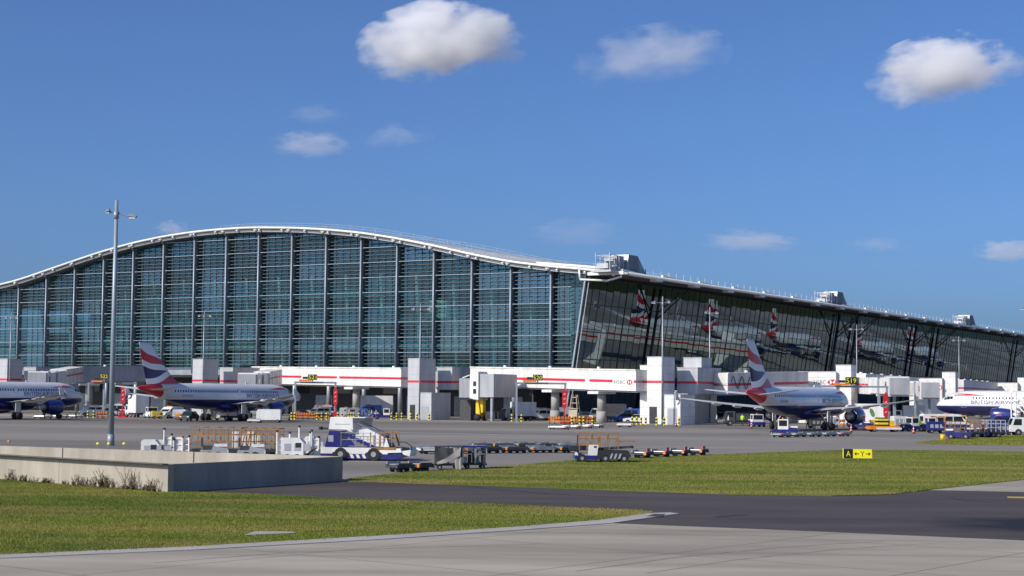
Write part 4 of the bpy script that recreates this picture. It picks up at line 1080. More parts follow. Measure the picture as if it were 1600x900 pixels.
# ------------------------------------------------------------------ vehicles and apron equipment
def wheel(t, x, y, r, w=0.24, detail=False):
    s = 1 if y > 0 else -1
    o = MB().tube((0, -w / 2, 0), (0, w / 2, 0), r, 16).build('wheel', 'black_rubber', t, False, (x, y, r))
    MB().tube((0, s * (w / 2 - 0.01), 0), (0, s * (w / 2 + 0.02), 0), r * 0.42, 12).build('rim', 'steel_grey', o)
    return o
def wheels(t, xs_, w2, r, w=0.24):
    for x in xs_:
        for s in (-1, 1): wheel(t, x, s * w2, r, w)
def van(label, loc, rz, L=5.2, W=1.95, H_=2.3, body='white_paint', lower=None, windows=True, group='vans under the walkways', name='van', cat='van', nose=1.15):
    t = thing(name, label, cat, loc, rz, group)
    hf = L / 2
    prof = [(-hf, .38), (hf - .05, .38), (hf, .6), (hf, .98), (hf - nose * .7, 1.15), (hf - nose * 1.5, H_ - .12), (hf - nose * 1.75, H_), (-hf + .12, H_), (-hf, H_ - .2)]
    MB().prism(prof, -W / 2, W / 2).build('body', body, t)
    if lower: MB().bb(-hf - .01, hf - .3, -W / 2 - .012, W / 2 + .012, .42, .85).build('lower_band', lower, t)
    a = (hf - nose * .74, 1.2); b = (hf - nose * 1.46, H_ - .2)
    w = MB(); w.quad((a[0] + .03, -W / 2 + .14, a[1]), (a[0] + .03, W / 2 - .14, a[1]), (b[0] + .03, W / 2 - .18, b[1]), (b[0] + .03, -W / 2 + .18, b[1])); w.build('windscreen', 'vehicle_glass', t)
    z0, z1 = 1.22, H_ - .32
    cells = [(hf - nose * 1.75 - .75, hf - nose * 1.1)]
    if windows:
        x = cells[0][0] - .12
        while x - 1.0 > -hf + .2: cells.append((x - 1.0, x)); x -= 1.12
    for x0, x1 in cells:
        for s in (-1, 1):
            y = s * (W / 2 + .012)
            sl = .32 if (x0, x1) == cells[0] else 0.0
            MB().quad((x0, y, z0), (x1, y, z0), (x1 - sl, y, z1), (x0, y, z1)).build('side_window', 'vehicle_glass', t)
    MB().quad((-hf - .01, -W / 2 + .2, z0), (-hf - .01, W / 2 - .2, z0), (-hf - .01, W / 2 - .25, z1), (-hf - .01, -W / 2 + .25, z1)).build('rear_window', 'vehicle_glass', t)
    for s in (-1, 1):
        MB().bb(hf - .06, hf + .02, s * (W / 2 - .42) - .14, s * (W / 2 - .42) + .14, .72, .92).build('headlight', 'lamp_glass', t)
        MB().bb(-hf - .02, -hf + .03, s * (W / 2 - .12) - .08, s * (W / 2 - .12) + .08, .8, 1.1).build('tail_light', 'red_paint', t)
    MB().bb(hf - .1, hf + .06, -W / 2 + .05, W / 2 - .05, .36, .56).build('bumper', 'charcoal', t)
    wheels(t, (-hf + .95, hf - .9), W / 2 - .1, .34)
    MB().bb(-.25, .25, -.5, .5, H_ + .002, H_ + .14).build('beacon_bar', 'orange_paint', t)
    return t
def car(label, loc, rz, body='white_paint', L=4.3, W=1.75, H_=1.45, group='cars under the walkways'):
    t = thing('car', label, 'car', loc, rz, group); hf = L / 2
    MB().prism([(-hf, .32), (hf, .32), (hf, .6), (hf - .1, .78), (hf - 1.0, .92), (-hf + .35, .95), (-hf, .85)], -W / 2, W / 2).build('body', body, t)
    rings = [[(hf - 1.0, y, .921) for y in (-W / 2 + .06, W / 2 - .06)], None]
    MB().add([(hf - .95, -W / 2 + .05, .93), (hf - .95, W / 2 - .05, .93), (-hf + .35, W / 2 - .05, .955), (-hf + .35, -W / 2 + .05, .955), (hf - 1.8, -W / 2 + .2, H_), (hf - 1.8, W / 2 - .2, H_), (-hf + .9, W / 2 - .2, H_), (-hf + .9, -W / 2 + .2, H_)],
             [(0, 1, 5, 4), (1, 2, 6, 5), (2, 3, 7, 6), (3, 0, 4, 7)]).build('cabin_glass', 'vehicle_glass', t)
    MB().bb(-hf + .88, hf - 1.78, -W / 2 + .19, W / 2 - .19, H_ + .002, H_ + .04).build('roof_panel', body, t)
    for s in (-1, 1): MB().bb(hf - .12, hf + .015, s * .6 - .16, s * .6 + .16, .6, .74).build('headlight', 'lamp_glass', t)
    wheels(t, (-hf + .75, hf - .8), W / 2 - .08, .31, .2)
    return t
def box_truck(label, loc, rz, L=6.2, W=2.2, H_=3.1, cab='white_paint', box='white_paint', chassis='charcoal', group='trucks on the apron'):
    t = thing('box_truck', label, 'truck', loc, rz, group); hf = L / 2
    MB().bb(-hf, hf - .2, -W / 2 + .25, W / 2 - .25, .45, .8).build('chassis', chassis, t)
    c = MB().prism([(hf - 1.7, .5), (hf, .5), (hf, 1.25), (hf - .35, 2.15), (hf - .6, 2.25), (hf - 1.7, 2.25)], -W / 2 + .1, W / 2 - .1).build('cab', cab, t)
    MB().quad((hf + .0, -W / 2 + .25, 1.3), (hf + .0, W / 2 - .25, 1.3), (hf - .31, W / 2 - .3, 2.1), (hf - .31, -W / 2 + .3, 2.1)).build('windscreen', 'vehicle_glass', c)
    for s in (-1, 1):
        MB().quad((hf - 1.3, s * (W / 2 - .088), 1.3), (hf - .25, s * (W / 2 - .088), 1.3), (hf - .5, s * (W / 2 - .088), 2.05), (hf - 1.3, s * (W / 2 - .088), 2.05)).build('side_window', 'vehicle_glass', c)
        MB().bb(hf - .04, hf + .02, s * .75 - .15, s * .75 + .15, .75, .95).build('headlight', 'lamp_glass', c)
    MB().bb(-hf, hf - 1.85, -W / 2, W / 2, .82, H_).build('load_box', box, t)
    MB().bb(-hf - .03, -hf - .005, -W / 2 + .1, W / 2 - .1, .95, H_ - .1).build('rear_door', 'cladding_pale', t)
    wheels(t, (-hf + 1.1, hf - .9), W / 2 - .2, .42)
    return t
def tug(label, loc, rz, L=3.2, W=1.7, cabmat='white_paint', body='navy', cabin=True, group='baggage tugs'):
    t = thing('baggage_tug', label, 'tug', loc, rz, group); hf = L / 2
    MB().prism([(-hf, .3), (hf, .3), (hf, .85), (hf - .9, 1.0), (hf - 1.0, .75), (-hf + .1, .75), (-hf, .7)], -W / 2, W / 2).build('body', body, t)
    MB().bb(hf - .85, hf - .05, -W / 2 + .12, W / 2 - .12, .96, 1.12).build('bonnet', 'white_paint', t)
    if cabin:
        c = MB(); c.bb(-.75, .35, -W / 2 + .08, W / 2 - .08, 1.78, 1.9)
        for x in (-.72, .32):
            for s in (-1, 1): c.bar((x, s * (W / 2 - .13), .75), (x, s * (W / 2 - .13), 1.8), .12)
        c.bb(-.78, .38, -W / 2 + .06, W / 2 - .06, .752, 1.12)
        cb = c.build('cab', cabmat, t)
        for x, e in ((-.79, -.01), (.39, .01)): MB().bb(min(x, x + e), max(x, x + e), -W / 2 + .2, W / 2 - .2, 1.13, 1.77).build('window', 'vehicle_glass', cb)
        for s in (-1, 1): MB().bb(-.62, .22, s * (W / 2 - .1) - .01, s * (W / 2 - .1) + .01, 1.13, 1.77).build('window', 'vehicle_glass', cb)
        MB().tube((-.2, 0, 1.9), (-.2, 0, 2.08), .09, 8).build('beacon', 'orange_paint', cb)
    else:
        MB().bb(-.7, -.1, -.45, .45, .75, 1.0).build('seat', 'charcoal', t); MB().bb(-.8, -.68, -.45, .45, .95, 1.5).build('backrest', 'charcoal', t)
        MB().tube((.35, 0, .95), (.15, 0, 1.25), .04, 6).build('steering_column', 'charcoal', t)
    for s in (-1, 1): MB().bb(hf - .02, hf + .03, s * .5 - .12, s * .5 + .12, .55, .75).build('headlight', 'lamp_glass', t)
    MB().bb(-hf - .18, -hf, -.15, .15, .35, .5).build('hitch', 'dark_steel', t)
    wheels(t, (-hf + .55, hf - .6), W / 2 - .1, .33)
    return t
def dolly(label, loc, rz, L=3.3, W=2.2, deck='dolly_metal', ends='orange_paint', group='empty baggage dollies'):
    t = thing('baggage_dolly', label, 'dolly', loc, rz, group); hf = L / 2
    f = MB(); f.bb(-hf, hf, -W / 2, -W / 2 + .12, .24, .42); f.bb(-hf, hf, W / 2 - .12, W / 2, .24, .42)
    for i in range(6): f.bb(-hf + i * (L - .14) / 5, -hf + .14 + i * (L - .14) / 5, -W / 2 + .12, W / 2 - .12, .26, .38)
    f.build('frame', deck, t)
    for i in range(9): MB().tube((-hf + .2 + i * (L - .4) / 8, -W / 2 + .16, .41), (-hf + .2 + i * (L - .4) / 8, W / 2 - .16, .41), .045, 8).build('roller', 'silver', t)
    for s in (-1, 1):
        MB().bb(-hf + .1, hf - .1, s * (W / 2 - .02) - .03, s * (W / 2 - .02) + .03, .43, .50 + .08 * (s > 0)).build('side_guide', 'dolly_metal' if s > 0 else deck, t)
        MB().bb(s * hf - .04, s * hf + .04, -W / 2 - .02, -W / 2 + .18, .24, .44).build('reflector', ends if s < 0 and random.random() < .6 else 'charcoal', t)
    MB().bar((hf, 0, .28), (hf + .55, 0, .22), .08).build('towbar', 'dark_steel', t)
    MB().bb(-hf + .15, hf - .15, -W / 2 + .3, W / 2 - .3, .14, .235).build('undercarriage', 'dark_steel', t)
    for x in (-hf + .35, hf - .35):
        for s in (-1, 1): MB().tube((x, s * (W / 2 - .2) - .06, .16), (x, s * (W / 2 - .2) + .06, .16), .16, 12).build('wheel', 'black_rubber', t)
    return t
def follow(pts, n):
    pts = [Vector(p[:2]) for p in pts]; out = []
    L = [(b - a).length for a, b in zip(pts[:-1], pts[1:])]; tot = sum(L)
    for i in range(n):
        s = tot * (i + .5) / n; k = 0
        while s > L[k] and k < len(L) - 1: s -= L[k]; k += 1
        p = pts[k].lerp(pts[k + 1], s / L[k]); dv = pts[k + 1] - pts[k]
        out.append(((p.x, p.y, 0), math.atan2(dv.y, dv.x)))
    return out

# --- passenger stairs truck beside the concrete wall
ps = gp(575, 719); SC = 2600 / ps[1]
t = thing('stair_truck', 'blue and white passenger stair truck behind the end of the concrete wall', 'stair truck', ps, R(-8))
def U(px): return (px - 575) / SC
def V(py): return (719.5 - py) / SC
W2 = 1.15
MB().prism([(U(467), V(699)), (U(632), V(700)), (U(634), V(706)), (U(612), V(707)), (U(612), V(709)), (U(467), V(709))], -W2, W2).build('chassis_deck', 'white_paint', t)
MB().prism([(U(505), V(709.2)), (U(634), V(709.2)), (U(634), V(714)), (U(622), V(717)), (U(505), V(716))], -W2 + .02, W2 - .02).build('chassis_skirt', 'navy', t)
for k in range(3):
    x = U(552 + k * 9.5); q = MB(); q.add([(x, -W2 - .004, V(709.6)), (x + .2, -W2 - .004, V(709.6)), (x + .32, -W2 - .004, V(715.6)), (x + .12, -W2 - .004, V(715.6))], [(0, 1, 2, 3)]); q.build('flash', 'white_paint', t)
for px in (538, 590):
    wheel(t, U(px), -W2 + .1, .42, .3); wheel(t, U(px), W2 - .1, .42, .3)
    MB().prism([(U(px) - .58, V(709)), (U(px) - .5, V(706.5)), (U(px) + .5, V(706.5)), (U(px) + .58, V(709)), (U(px) + .58, V(712)), (U(px) - .58, V(712))], -W2 - .012, -W2 + .01).build('wheel_arch', 'dark_steel', t)
tw = MB().prism([(U(512), V(699)), (U(538), V(699)), (U(534), V(674)), (U(519), V(674))], -W2 + .05, W2 - .05).build('rear_tower', 'navy', t)
MB().bb(U(517.5), U(526), -W2 + .036, -W2 + .046, V(691), V(681)).build('tower_window', 'green_glass', tw) if 'green_glass' in MATS else MB().bb(U(517.5), U(526), -W2 + .036, -W2 + .046, V(691), V(681)).build('tower_window', 'silver', tw)
MB().prism([(U(518.5), V(671.5)), (U(557), V(672)), (U(556), V(654)), (U(521), V(654))], -W2 - .02, -W2 + .06).build('canopy_side', 'white_paint', t)
MB().prism([(U(519), V(671.5)), (U(557), V(672)), (U(556), V(654)), (U(521), V(654))], W2 - .06, W2 + .02).build('canopy_side', 'white_paint', t)
MB().bb(U(521), U(576), -W2, W2, V(654), V(652.8)).build('canopy_roof', 'white_paint', t)
letters('BRITISH AIRWAYS', lambda u, v: (U(529) + u, -W2 - .026, V(664.6) + v), 'lettering', 'lettering_navy', t, .95, .065)
MB().prism([(U(557.5), V(669)), (U(575), V(669)), (U(575), V(654)), (U(557.5), V(654))], W2 - .1, W2).build('far_panel', 'white_paint', t)
MB().prism([(U(534), V(673)), (U(561), V(672.2)), (U(575), V(670)), (U(606), V(684)), (U(612), V(697)), (U(585), V(697)), (U(540), V(676))], W2 - .25, W2 - .15).build('far_stringer', 'white_paint', t)
MB().prism([(U(560), V(673)), (U(578), V(670)), (U(604), V(683)), (U(604), V(698)), (U(585), V(697)), (U(560), V(685))], -W2 + .3, -W2 + .36).build('side_panel', 'white_paint', t)
for k in range(9):                         # stairs, one tread after the other
    x = U(538 + k * 5.6); z = V(676.5 + k * 2.5)
    MB().bb(x, x + .30, -W2 + .4, W2 - .3, z - .06, z).build('tread', 'cladding_grey', t)
    MB().add([(x - .02, -W2 + .27, z + .10), (x + .20, -W2 + .27, z + .06), (x + .26, -W2 + .27, z - .22), (x + .05, -W2 + .27, z - .18)], [(0, 1, 2, 3)]).build('stringer_plate', 'navy', t)
MB().prism([(U(540), V(687)), (U(553), V(687)), (U(560), V(696.5)), (U(540), V(697))], -W2 + .1, -W2 + .14).build('engine_cover', 'navy', t)
q = MB()
for a, b in (((538, 697), (538, 676)), ((561, 699), (561, 677)), ((573, 699), (573, 677)), ((585, 698), (585, 675)), ((592, 698), (592, 676)), ((598, 698), (598, 678))):
    q.tube((U(a[0]), -W2 + .06, V(a[1])), (U(b[0]), -W2 + .06, V(b[1])), .022, 6)
for a, b in (((538, 677), (585, 677)), ((538, 688), (561, 687)), ((561, 687), (604, 686))): q.tube((U(a[0]), -W2 + .06, V(a[1])), (U(b[0]), -W2 + .06, V(b[1])), .02, 6)
q.build('guard_rail', 'silver', t)
q = MB()
for y in (-W2 + .25, W2 - .2): q.path([(U(557), y, V(660)), (U(576), y, V(668)), (U(592), y, V(675)), (U(606), y, V(681))], .03, 6)
q.build('handrail', 'steel_grey', t)
q = MB()
for y in (-W2 + .1, W2 - .1):
    for a, b in (((584, 697), (584, 676)), ((600, 676), (618, 676)), ((618, 676), (618, 697)), ((600, 686), (618, 685)), ((600, 697), (600, 676))): q.tube((U(a[0]), y, V(a[1])), (U(b[0]), y, V(b[1])), .035, 6)
q.bb(U(586), U(625), -W2 - .01, W2, V(702.5), V(698.6)); q.build('orange_frame', 'rust_orange', t)
q = MB(); q.tube((U(607), -.5, V(698)), (U(610), -.5, V(680)), .05, 8); q.tube((U(612), -.6, V(697)), (U(606), -.6, V(680)), .05, 8); q.tube((U(628), -.7, V(696)), (U(622), -.7, V(678)), .05, 8); q.build('jack_arm', 'dark_steel', t)
MB().prism([(U(603), V(698)), (U(608), V(692)), (U(614), V(692)), (U(617), V(698))], -.8, .2).build('seat', 'charcoal', t)
MB().prism([(U(605), V(698)), (U(609), V(683)), (U(614), V(698))], -W2 + .05, -W2 + .1).build('side_guard', 'white_paint', t)
MB().prism([(U(633), V(704)), (U(648), V(702)), (U(646), V(712)), (U(636), V(709))], -W2 + .05, W2 - .05).build('front_nose', 'white_paint', t)
MB().prism([(U(634.5), V(704)), (U(634), V(698)), (U(645), V(699)), (U(646), V(702))], -W2 + .1, W2 - .1).build('front_window', 'vehicle_glass', t)
q = MB(); q.path([(U(625), -.9, V(690)), (U(638), -.9, V(690)), (U(648), -.9, V(696)), (U(648.5), -.9, V(703))], .03, 6); q.build('front_rail', 'dark_steel', t)
q = MB(); q.tube((U(520), -.4, V(670.5)), (U(502), -.4, V(670.5)), .07, 8); q.bb(U(500), U(503), -.7, -.1, V(673), V(668)); q.build('bumper_arm', 'dark_steel', t)
MB().bb(U(620), U(634), -W2 + .06, W2 - .06, V(709.2), V(703)).build('front_box', 'dark_steel', t)

# --- parked equipment behind the wall
def caged_trailer(label, loc, rz, L, H_, tall=2.0, mat='rust_orange', n=5, group='caged trailers'):
    t = thing('caged_trailer', label, 'trailer', loc, rz, group); hf = L / 2; W = 1.9
    MB().bb(-hf, hf, -W / 2, W / 2, .5, .68).build('deck', 'dark_steel', t)
    q = MB()
    for i in range(n + 1):
        x = -hf + L * i / n
        for y in (-W / 2 + .04, W / 2 - .04): q.bar((x, y, .68), (x + (.25 if i in (0,) else 0), y, H_), .06)
        q.bar((x, -W / 2, H_), (x, W / 2, H_), .06)
    for z in (1.15, 1.6, H_):
        for y in (-W / 2 + .04, W / 2 - .04): q.bar((-hf, y, z), (hf, y, z), .055)
    q.build('cage', mat, t)
    m_ = MB()
    for i in range(int(L / .28)):
        x = -hf + .2 + i * .28
        m_.bar((x, W / 2 - .05, .7), (x, W / 2 - .05, H_ - .1), .025)
    m_.build('rear_mesh', mat, t)
    for x in (-hf + .8, hf - .8):
        for s in (-1, 1): wheel(t, x, s * (W / 2 - .15), .28)
    MB().bar((hf, 0, .5), (hf + .9, 0, .4), .08).build('towbar', 'dark_steel', t)
    return t
pA = gx(342, 108); pB = gx(402, 109)
caged_trailer('rusty orange caged trailer with dark posts, left one behind the wall', pA, R(-2), 3.3, 2.05, n=4)
caged_trailer('orange caged trailer with white load behind the wall', gx(412, 108.5), R(-2), 2.4, 2.02, n=4)
o = thing('crate_stack', 'white boxed load inside the orange caged trailer', 'crate', gx(398, 110.5), 0)
for i in range(4):
    MB().bb(-1.4 + i * .5, -.98 + i * .5, -.3, .3, .7, 1.75 - .15 * (i % 2)).build('crate', 'white_paint', o)
def gpu(label, loc, rz, mat='white_paint', L=2.2, W=1.3, H_=1.5, stripe=True, group='ground power carts'):
    t = thing('power_cart', label, 'power cart', loc, rz, group); hf = L / 2
    MB().prism([(-hf, .4), (hf, .4), (hf, H_ - .3), (hf - .25, H_), (-hf + .1, H_), (-hf, H_ - .1)], -W / 2, W / 2).build('housing', mat, t)
    for k in range(3): MB().bb(-hf + .2 + k * .62, -hf + .62 + k * .62, -W / 2 - .015, -W / 2 - .002, .7, H_ - .35).build('vent', 'cladding_grey', t)
    MB().bb(hf - .5, hf - .15, -W / 2 - .02, -W / 2 - .002, H_ - .6, H_ - .3).build('control_panel', 'dark_steel', t)
    MB().bar((hf, 0, .4), (hf + .8, 0, .9), .07).build('drawbar', 'dark_steel', t)
    for x in (-hf + .4, hf - .4):
        for s in (-1, 1): wheel(t, x, s * (W / 2 - .08), .25)
    return t
gpu('white power cart with black handles at the left end of the row behind the wall', gx(238, 104), R(5), H_=1.35, L=1.1)
gpu('white low cart with navy seat behind the wall, second from the left', gx(252, 107), R(8), H_=1.25, L=1.0)
def step_unit(label, loc, w, posts, hts, mat='white_paint'):
    t = thing('step_unit', label, 'steps', loc, 0, 'white access steps behind the wall')
    for k, (x, h) in enumerate(zip(posts, hts)):
        MB().tube((x, -.3, 0), (x, -.3, h), .06, 8).build('post', mat, t); MB().tube((x, -.3, h), (x, -.3, h + .12), .08, 8).build('post_cap', 'red_paint' if (k == 1 and len(posts) == 3) else 'sign_black', t)
    for i in range(4): MB().bb(min(posts), max(posts), -.25, .9, .3 + .35 * i, .36 + .35 * i).build('tread', mat, t)
    MB().bb(min(posts) + .05, min(posts) + w * .55, -.2, -.15, .3, 1.5).build('side_panel', mat, t)
    return t
step_unit('white steps with pale poles, left of the caged trailers', gx(262, 105), 1.0, (-.1, .5), (1.95, 1.3))
step_unit('white steps with red topped pole beside the first caged trailer', gx(276, 105), 1.3, (-.2, .5, .9), (1.6, 1.45, 1.5))
step_unit('wide white steps between the caged trailers and the stair truck', gx(440, 106), 3, (-.2, .6, 1.2, 1.9), (1.85, 1.75, 2.15, 1.8))
step_unit('white steps with dark knobs touching the stair truck', gx(500, 106), 1, (-.45, 0), (1.9, 1.5))
gpu('large white cabinet cart left of the stair truck', gx(460, 105.5), 0, H_=1.5, L=1.4)
gpu('white cabinet cart with round lamp just left of the stair truck', gx(488, 110), 0, H_=1.5, L=.8)
t0 = tug('white tug with black steering wheel in front of the left caged trailer', gx(336, 104), R(10), 1.7, 1.2, body='cladding_grey', cabin=False)
t1 = tug('white tug with black seat in front of the white crates', gx(394, 104), R(8), 1.7, 1.2, body='cladding_grey', cabin=False)

# --- dollies on the near apron
for k, ((loc, rz), lab) in enumerate(zip(follow([gp(608, 738), gp(672, 736)], 2), ('dark dolly with orange ends at the grass edge, left one of a pair', 'dark dolly at the grass edge, right one of a pair'))):
    dolly(lab, loc, rz, 1.15 if k == 0 else 1.0, 1.1, 'charcoal', group='low dark dollies at the grass edge')
row = follow([gp(652, 709), gp(905, 707)], 6)
for (loc, rz), lab in zip(row, ('leftmost empty dolly behind the tarpaulin cart', 'empty dolly directly behind the tarpaulin cart', 'silver empty dolly just right of the tarpaulin cart', 'second silver dolly right of the tarpaulin cart', 'third silver dolly right of the tarpaulin cart', 'silver dolly coupled nearest the belt loader')):
    dolly(lab, (loc[0], loc[1] + random.uniform(-.3, .3), 0), rz + R(random.uniform(-7, 7)), 1.85, 1.5, random.choice(['dolly_metal', 'white_paint', 'charcoal']))
row = follow([gp(734, 702), gp(900, 701.5)], 5)
for (loc, rz), lab in zip(row, ('farther dolly row, leftmost one', 'farther dolly row, second from the left', 'farther dolly row, middle one', 'farther dolly row, fourth from the left', 'farther dolly row, the one behind the belt loader cab')):
    dolly(lab, (loc[0], loc[1] + random.uniform(-.4, .4), 0), rz + R(random.uniform(-8, 8)), 1.6, 1.4, random.choice(['charcoal', 'charcoal', 'dolly_metal']), 'yellow_paint', 'farther row of empty dollies')
M('pink_board', (0.60, 0.12, 0.18), 0.5)
row = follow([gp(988, 717), gp(1104, 711)], 4)
for (loc, rz), lab in zip(row, ('dolly with red tag coupled behind the belt loader', 'dark dolly second behind the belt loader', 'dolly third behind the belt loader', 'last dolly of the string behind the belt loader')):
    o = dolly(lab, loc, rz, 1.05, 1.2, 'charcoal', group='dollies strung behind the belt loader')
    MB().bb(-.45, -.05, -.64, -.6, .45, .72).build('tag_board', 'pink_board', o)
row = follow([gp(864, 671.5), gp(937, 668)], 4)
for (loc, rz), lab in zip(row, ('pale pallet dolly in front of the 520 gantry, leftmost of four', 'pale pallet dolly in front of the 520 gantry, second of four', 'pale pallet dolly in front of the 520 gantry, third of four', 'pale pallet dolly in front of the 520 gantry, rightmost of four')):
    dolly(lab, loc, rz, 2.0, 2.4, 'white_paint', group='pallet dollies on the open apron')
dolly('lone pale pallet dolly on the open apron before the white car', gp(976, 667), R(-10), 2.2, 2.2, 'white_paint', group='pallet dollies on the open apron')
row = follow([gp(54, 654), gp(128, 652.5)], 3)
for (loc, rz), lab in zip(row, ('flat pale dolly below the left hand aircraft, leftmost of three', 'flat dolly below the left hand aircraft, middle of three', 'flat dolly with orange end below the left hand aircraft, rightmost of three')):
    dolly(lab, loc, rz, 2.6, 2.2, 'white_paint', group='dollies below the left hand aircraft')

# --- grey tarpaulin cart and the framed cart coupled behind it
pc = gp(706, 733.5); SC2 = 2600 / pc[1]
t = thing('tarpaulin_cart', 'baggage cart under a sagging grey tarpaulin at the grass edge', 'cart', pc, R(4))
def C(px): return (px - 706) / SC2
def D(py): return (733.5 - py) / SC2
MB().bb(C(679), C(720), -.75, .75, D(727), D(724)).build('deck', 'dark_steel', t)
q = MB(); nx = 12; ny = 5; g = []
for j in range(ny):
    for i in range(nx):
        u = i / (nx - 1); v = j / (ny - 1)
        x = C(679 + 42 * u); zt_ = D(698.5) + .05 * math.sin(u * 9); zb_ = D(724 - 12 * max(0, u - .15))
        g.append((x, -.8 - .05 * math.sin(u * 13 + v * 3) - .03 * math.sin(u * 31), zb_ + (zt_ - zb_) * v))
q.add(g, [(j * nx + i, j * nx + i + 1, (j + 1) * nx + i + 1, (j + 1) * nx + i) for j in range(ny - 1) for i in range(nx - 1)])
q.build('tarpaulin_side', 'charcoal', t, True)
q = MB(); g = []
for j in range(4):
    for i in range(10):
        u = i / 9; v = j / 3
        g.append((C(682 + 36 * u), -.9 - .04 * math.sin(u * 8 + j), D(725 - u * 14 * (0.3 + .7 * u)) + (.13 + .34 * u) * v * 1.0))
q.add(g, [(j * 10 + i, j * 10 + i + 1, (j + 1) * 10 + i + 1, (j + 1) * 10 + i) for j in range(3) for i in range(9)])
q.build('tarpaulin_fold', 'tarp', t, True)
q = MB(); g = []
for j in range(5):
    for i in range(4):
        u = i / 3; v = j / 4
        g.append((C(711 + 7.5 * u - 4 * v * (1 - u)), -.86 - .05 * math.sin(u * 7), D(732.5) + v * (D(699) - D(732.5))))
q.add(g, [(j * 4 + i, j * 4 + i + 1, (j + 1) * 4 + i + 1, (j + 1) * 4 + i) for j in range(4) for i in range(3)])
q.build('tarpaulin_corner', 'tarp', t, True)
MB().bb(C(679), C(720), -.78, .78, D(698.3), D(697.2)).build('roof', 'charcoal', t)
for px in (686.5, 712):
    for s in (-1, 1): wheel(t, C(px), s * .7, .15, .12)
q = MB()
for x in (C(680), C(700), C(719)):
    for y in (-.72, .72): q.bar((x, y, D(725)), (x, y, D(698.5)), .045)
q.build('frame', 'dark_steel', t)
t = thing('baggage_cart', 'dark framed baggage cart with orange reflector coupled behind the tarpaulin cart', 'cart', gp(741, 732.5), R(4)); 
def E_(px): return (px - 741) / SC2
MB().bb(E_(722), E_(760), -.75, .75, D(727), D(724)).build('deck', 'dark_steel', t)
MB().bb(E_(721), E_(759), -.8, .8, D(699.5), D(696.6)).build('roof', 'navy', t)
q = MB()
for px in (722, 741, 742.5, 759):
    for y in (-.72, .72): q.bar((E_(px), y, D(725)), (E_(px), y, D(699)), .06)
for py in (706, 713, 719): q.bar((E_(722), .72, D(py)), (E_(759), .72, D(py)), .05)
q.build('frame', 'silver', t)
for k in range(5): MB().bb(E_(724 + k * 7), E_(729 + k * 7), -.5 + .1 * (k % 2), .5, D(723.8), D(723.8) + .35 + .12 * (k % 3)).build('suitcase', ('beige', 'charcoal', 'dark_cloth', 'tarp', 'charcoal')[k], t)
MB().bb(E_(724.5), E_(729.5), -.83, -.805, D(707), D(700.5)).build('reflector', 'orange_paint', t)
for px in (729, 753):
    for s in (-1, 1): wheel(t, E_(px), s * .7, .15, .12)

# --- belt loader with brown safety cage
pb = gp(940, 722); SC3 = 2600 / pb[1]
t = thing('belt_loader', 'navy belt loader with white cab and brown safety cage at the grass edge', 'loader', pb, R(2))
def BX(px): return (px - 940) / SC3
def BZ(py): return (722 - py) / SC3
MB().prism([(BX(897), BZ(711)), (BX(931), BZ(711)), (BX(931), BZ(718)), (BX(897), BZ(717))], -.95, .95).build('front_chassis', 'navy', t)
MB().prism([(BX(931.2), BZ(703)), (BX(980), BZ(704)), (BX(984), BZ(712)), (BX(976), BZ(717)), (BX(931.2), BZ(717))], -.95, .95).build('rear_chassis', 'dark_steel', t)
cb = MB().prism([(BX(918.5), BZ(711)), (BX(931), BZ(711)), (BX(933), BZ(695)), (BX(920.5), BZ(695)), (BX(918.5), BZ(699))], -.96, -.2).build('cab', 'white_paint', t)
MB().bb(BX(926), BX(930), -.975, -.962, BZ(699.2), BZ(696.5)).build('cab_vent', 'dark_steel', cb)
MB().prism([(BX(897.5), BZ(711)), (BX(902), BZ(711)), (BX(900), BZ(706)), (BX(897), BZ(706))], -.9, -.6).build('headlight', 'lamp_glass', t)
MB().prism([(BX(931), BZ(700)), (BX(988), BZ(696.5)), (BX(988), BZ(699.5)), (BX(931), BZ(704))], -.45, .45).build('conveyor', 'charcoal', t)
MB().tube((BX(987), -.45, BZ(698)), (BX(987), .45, BZ(698)), .09, 10).build('end_roller', 'dark_steel', t)
for k in range(3): MB().add([(BX(950 + k * 6.5), -.956, BZ(716)), (BX(953 + k * 6.5), -.956, BZ(716)), (BX(956 + k * 6.5), -.956, BZ(708)), (BX(953 + k * 6.5), -.956, BZ(708))], [(0, 1, 2, 3)]).build('flash', 'cladding_grey', t)
for px in (908, 944, 973):
    for s in (-1, 1): wheel(t, BX(px), s * .85, .27)
q = MB()
for y in (-.55, .55):
    for px in (904, 916, 926, 937, 951, 965): q.bar((BX(px), y, BZ(703)), (BX(px), y, BZ(677)), .05)
    for py in (677, 686): q.bar((BX(904), y, BZ(py)), (BX(966), y, BZ(py)), .05)
    q.bar((BX(904), y, BZ(694)), (BX(940), y, BZ(694)), .045)
for px in (904, 926, 951, 965): q.bar((BX(px), -.55, BZ(677)), (BX(px), .55, BZ(677)), .05)
for px in (921, 933, 946): q.bar((BX(px), .5, BZ(700)), (BX(px + 5), .5, BZ(677)), .035)
q.build('safety_cage', 'rust_orange', t)
MB().bar((BX(960), -.5, BZ(689.5)), (BX(991), -.5, BZ(689)), .09).build('guide_arm', 'rust_orange', t)
MB().bar((BX(900), -.5, BZ(706)), (BX(902), -.5, BZ(679)), .07).build('front_post', 'dark_steel', t)
MB().bb(BX(890), BX(918), -.2, .8, BZ(704), BZ(697)).build('engine_box', 'dark_steel', t)

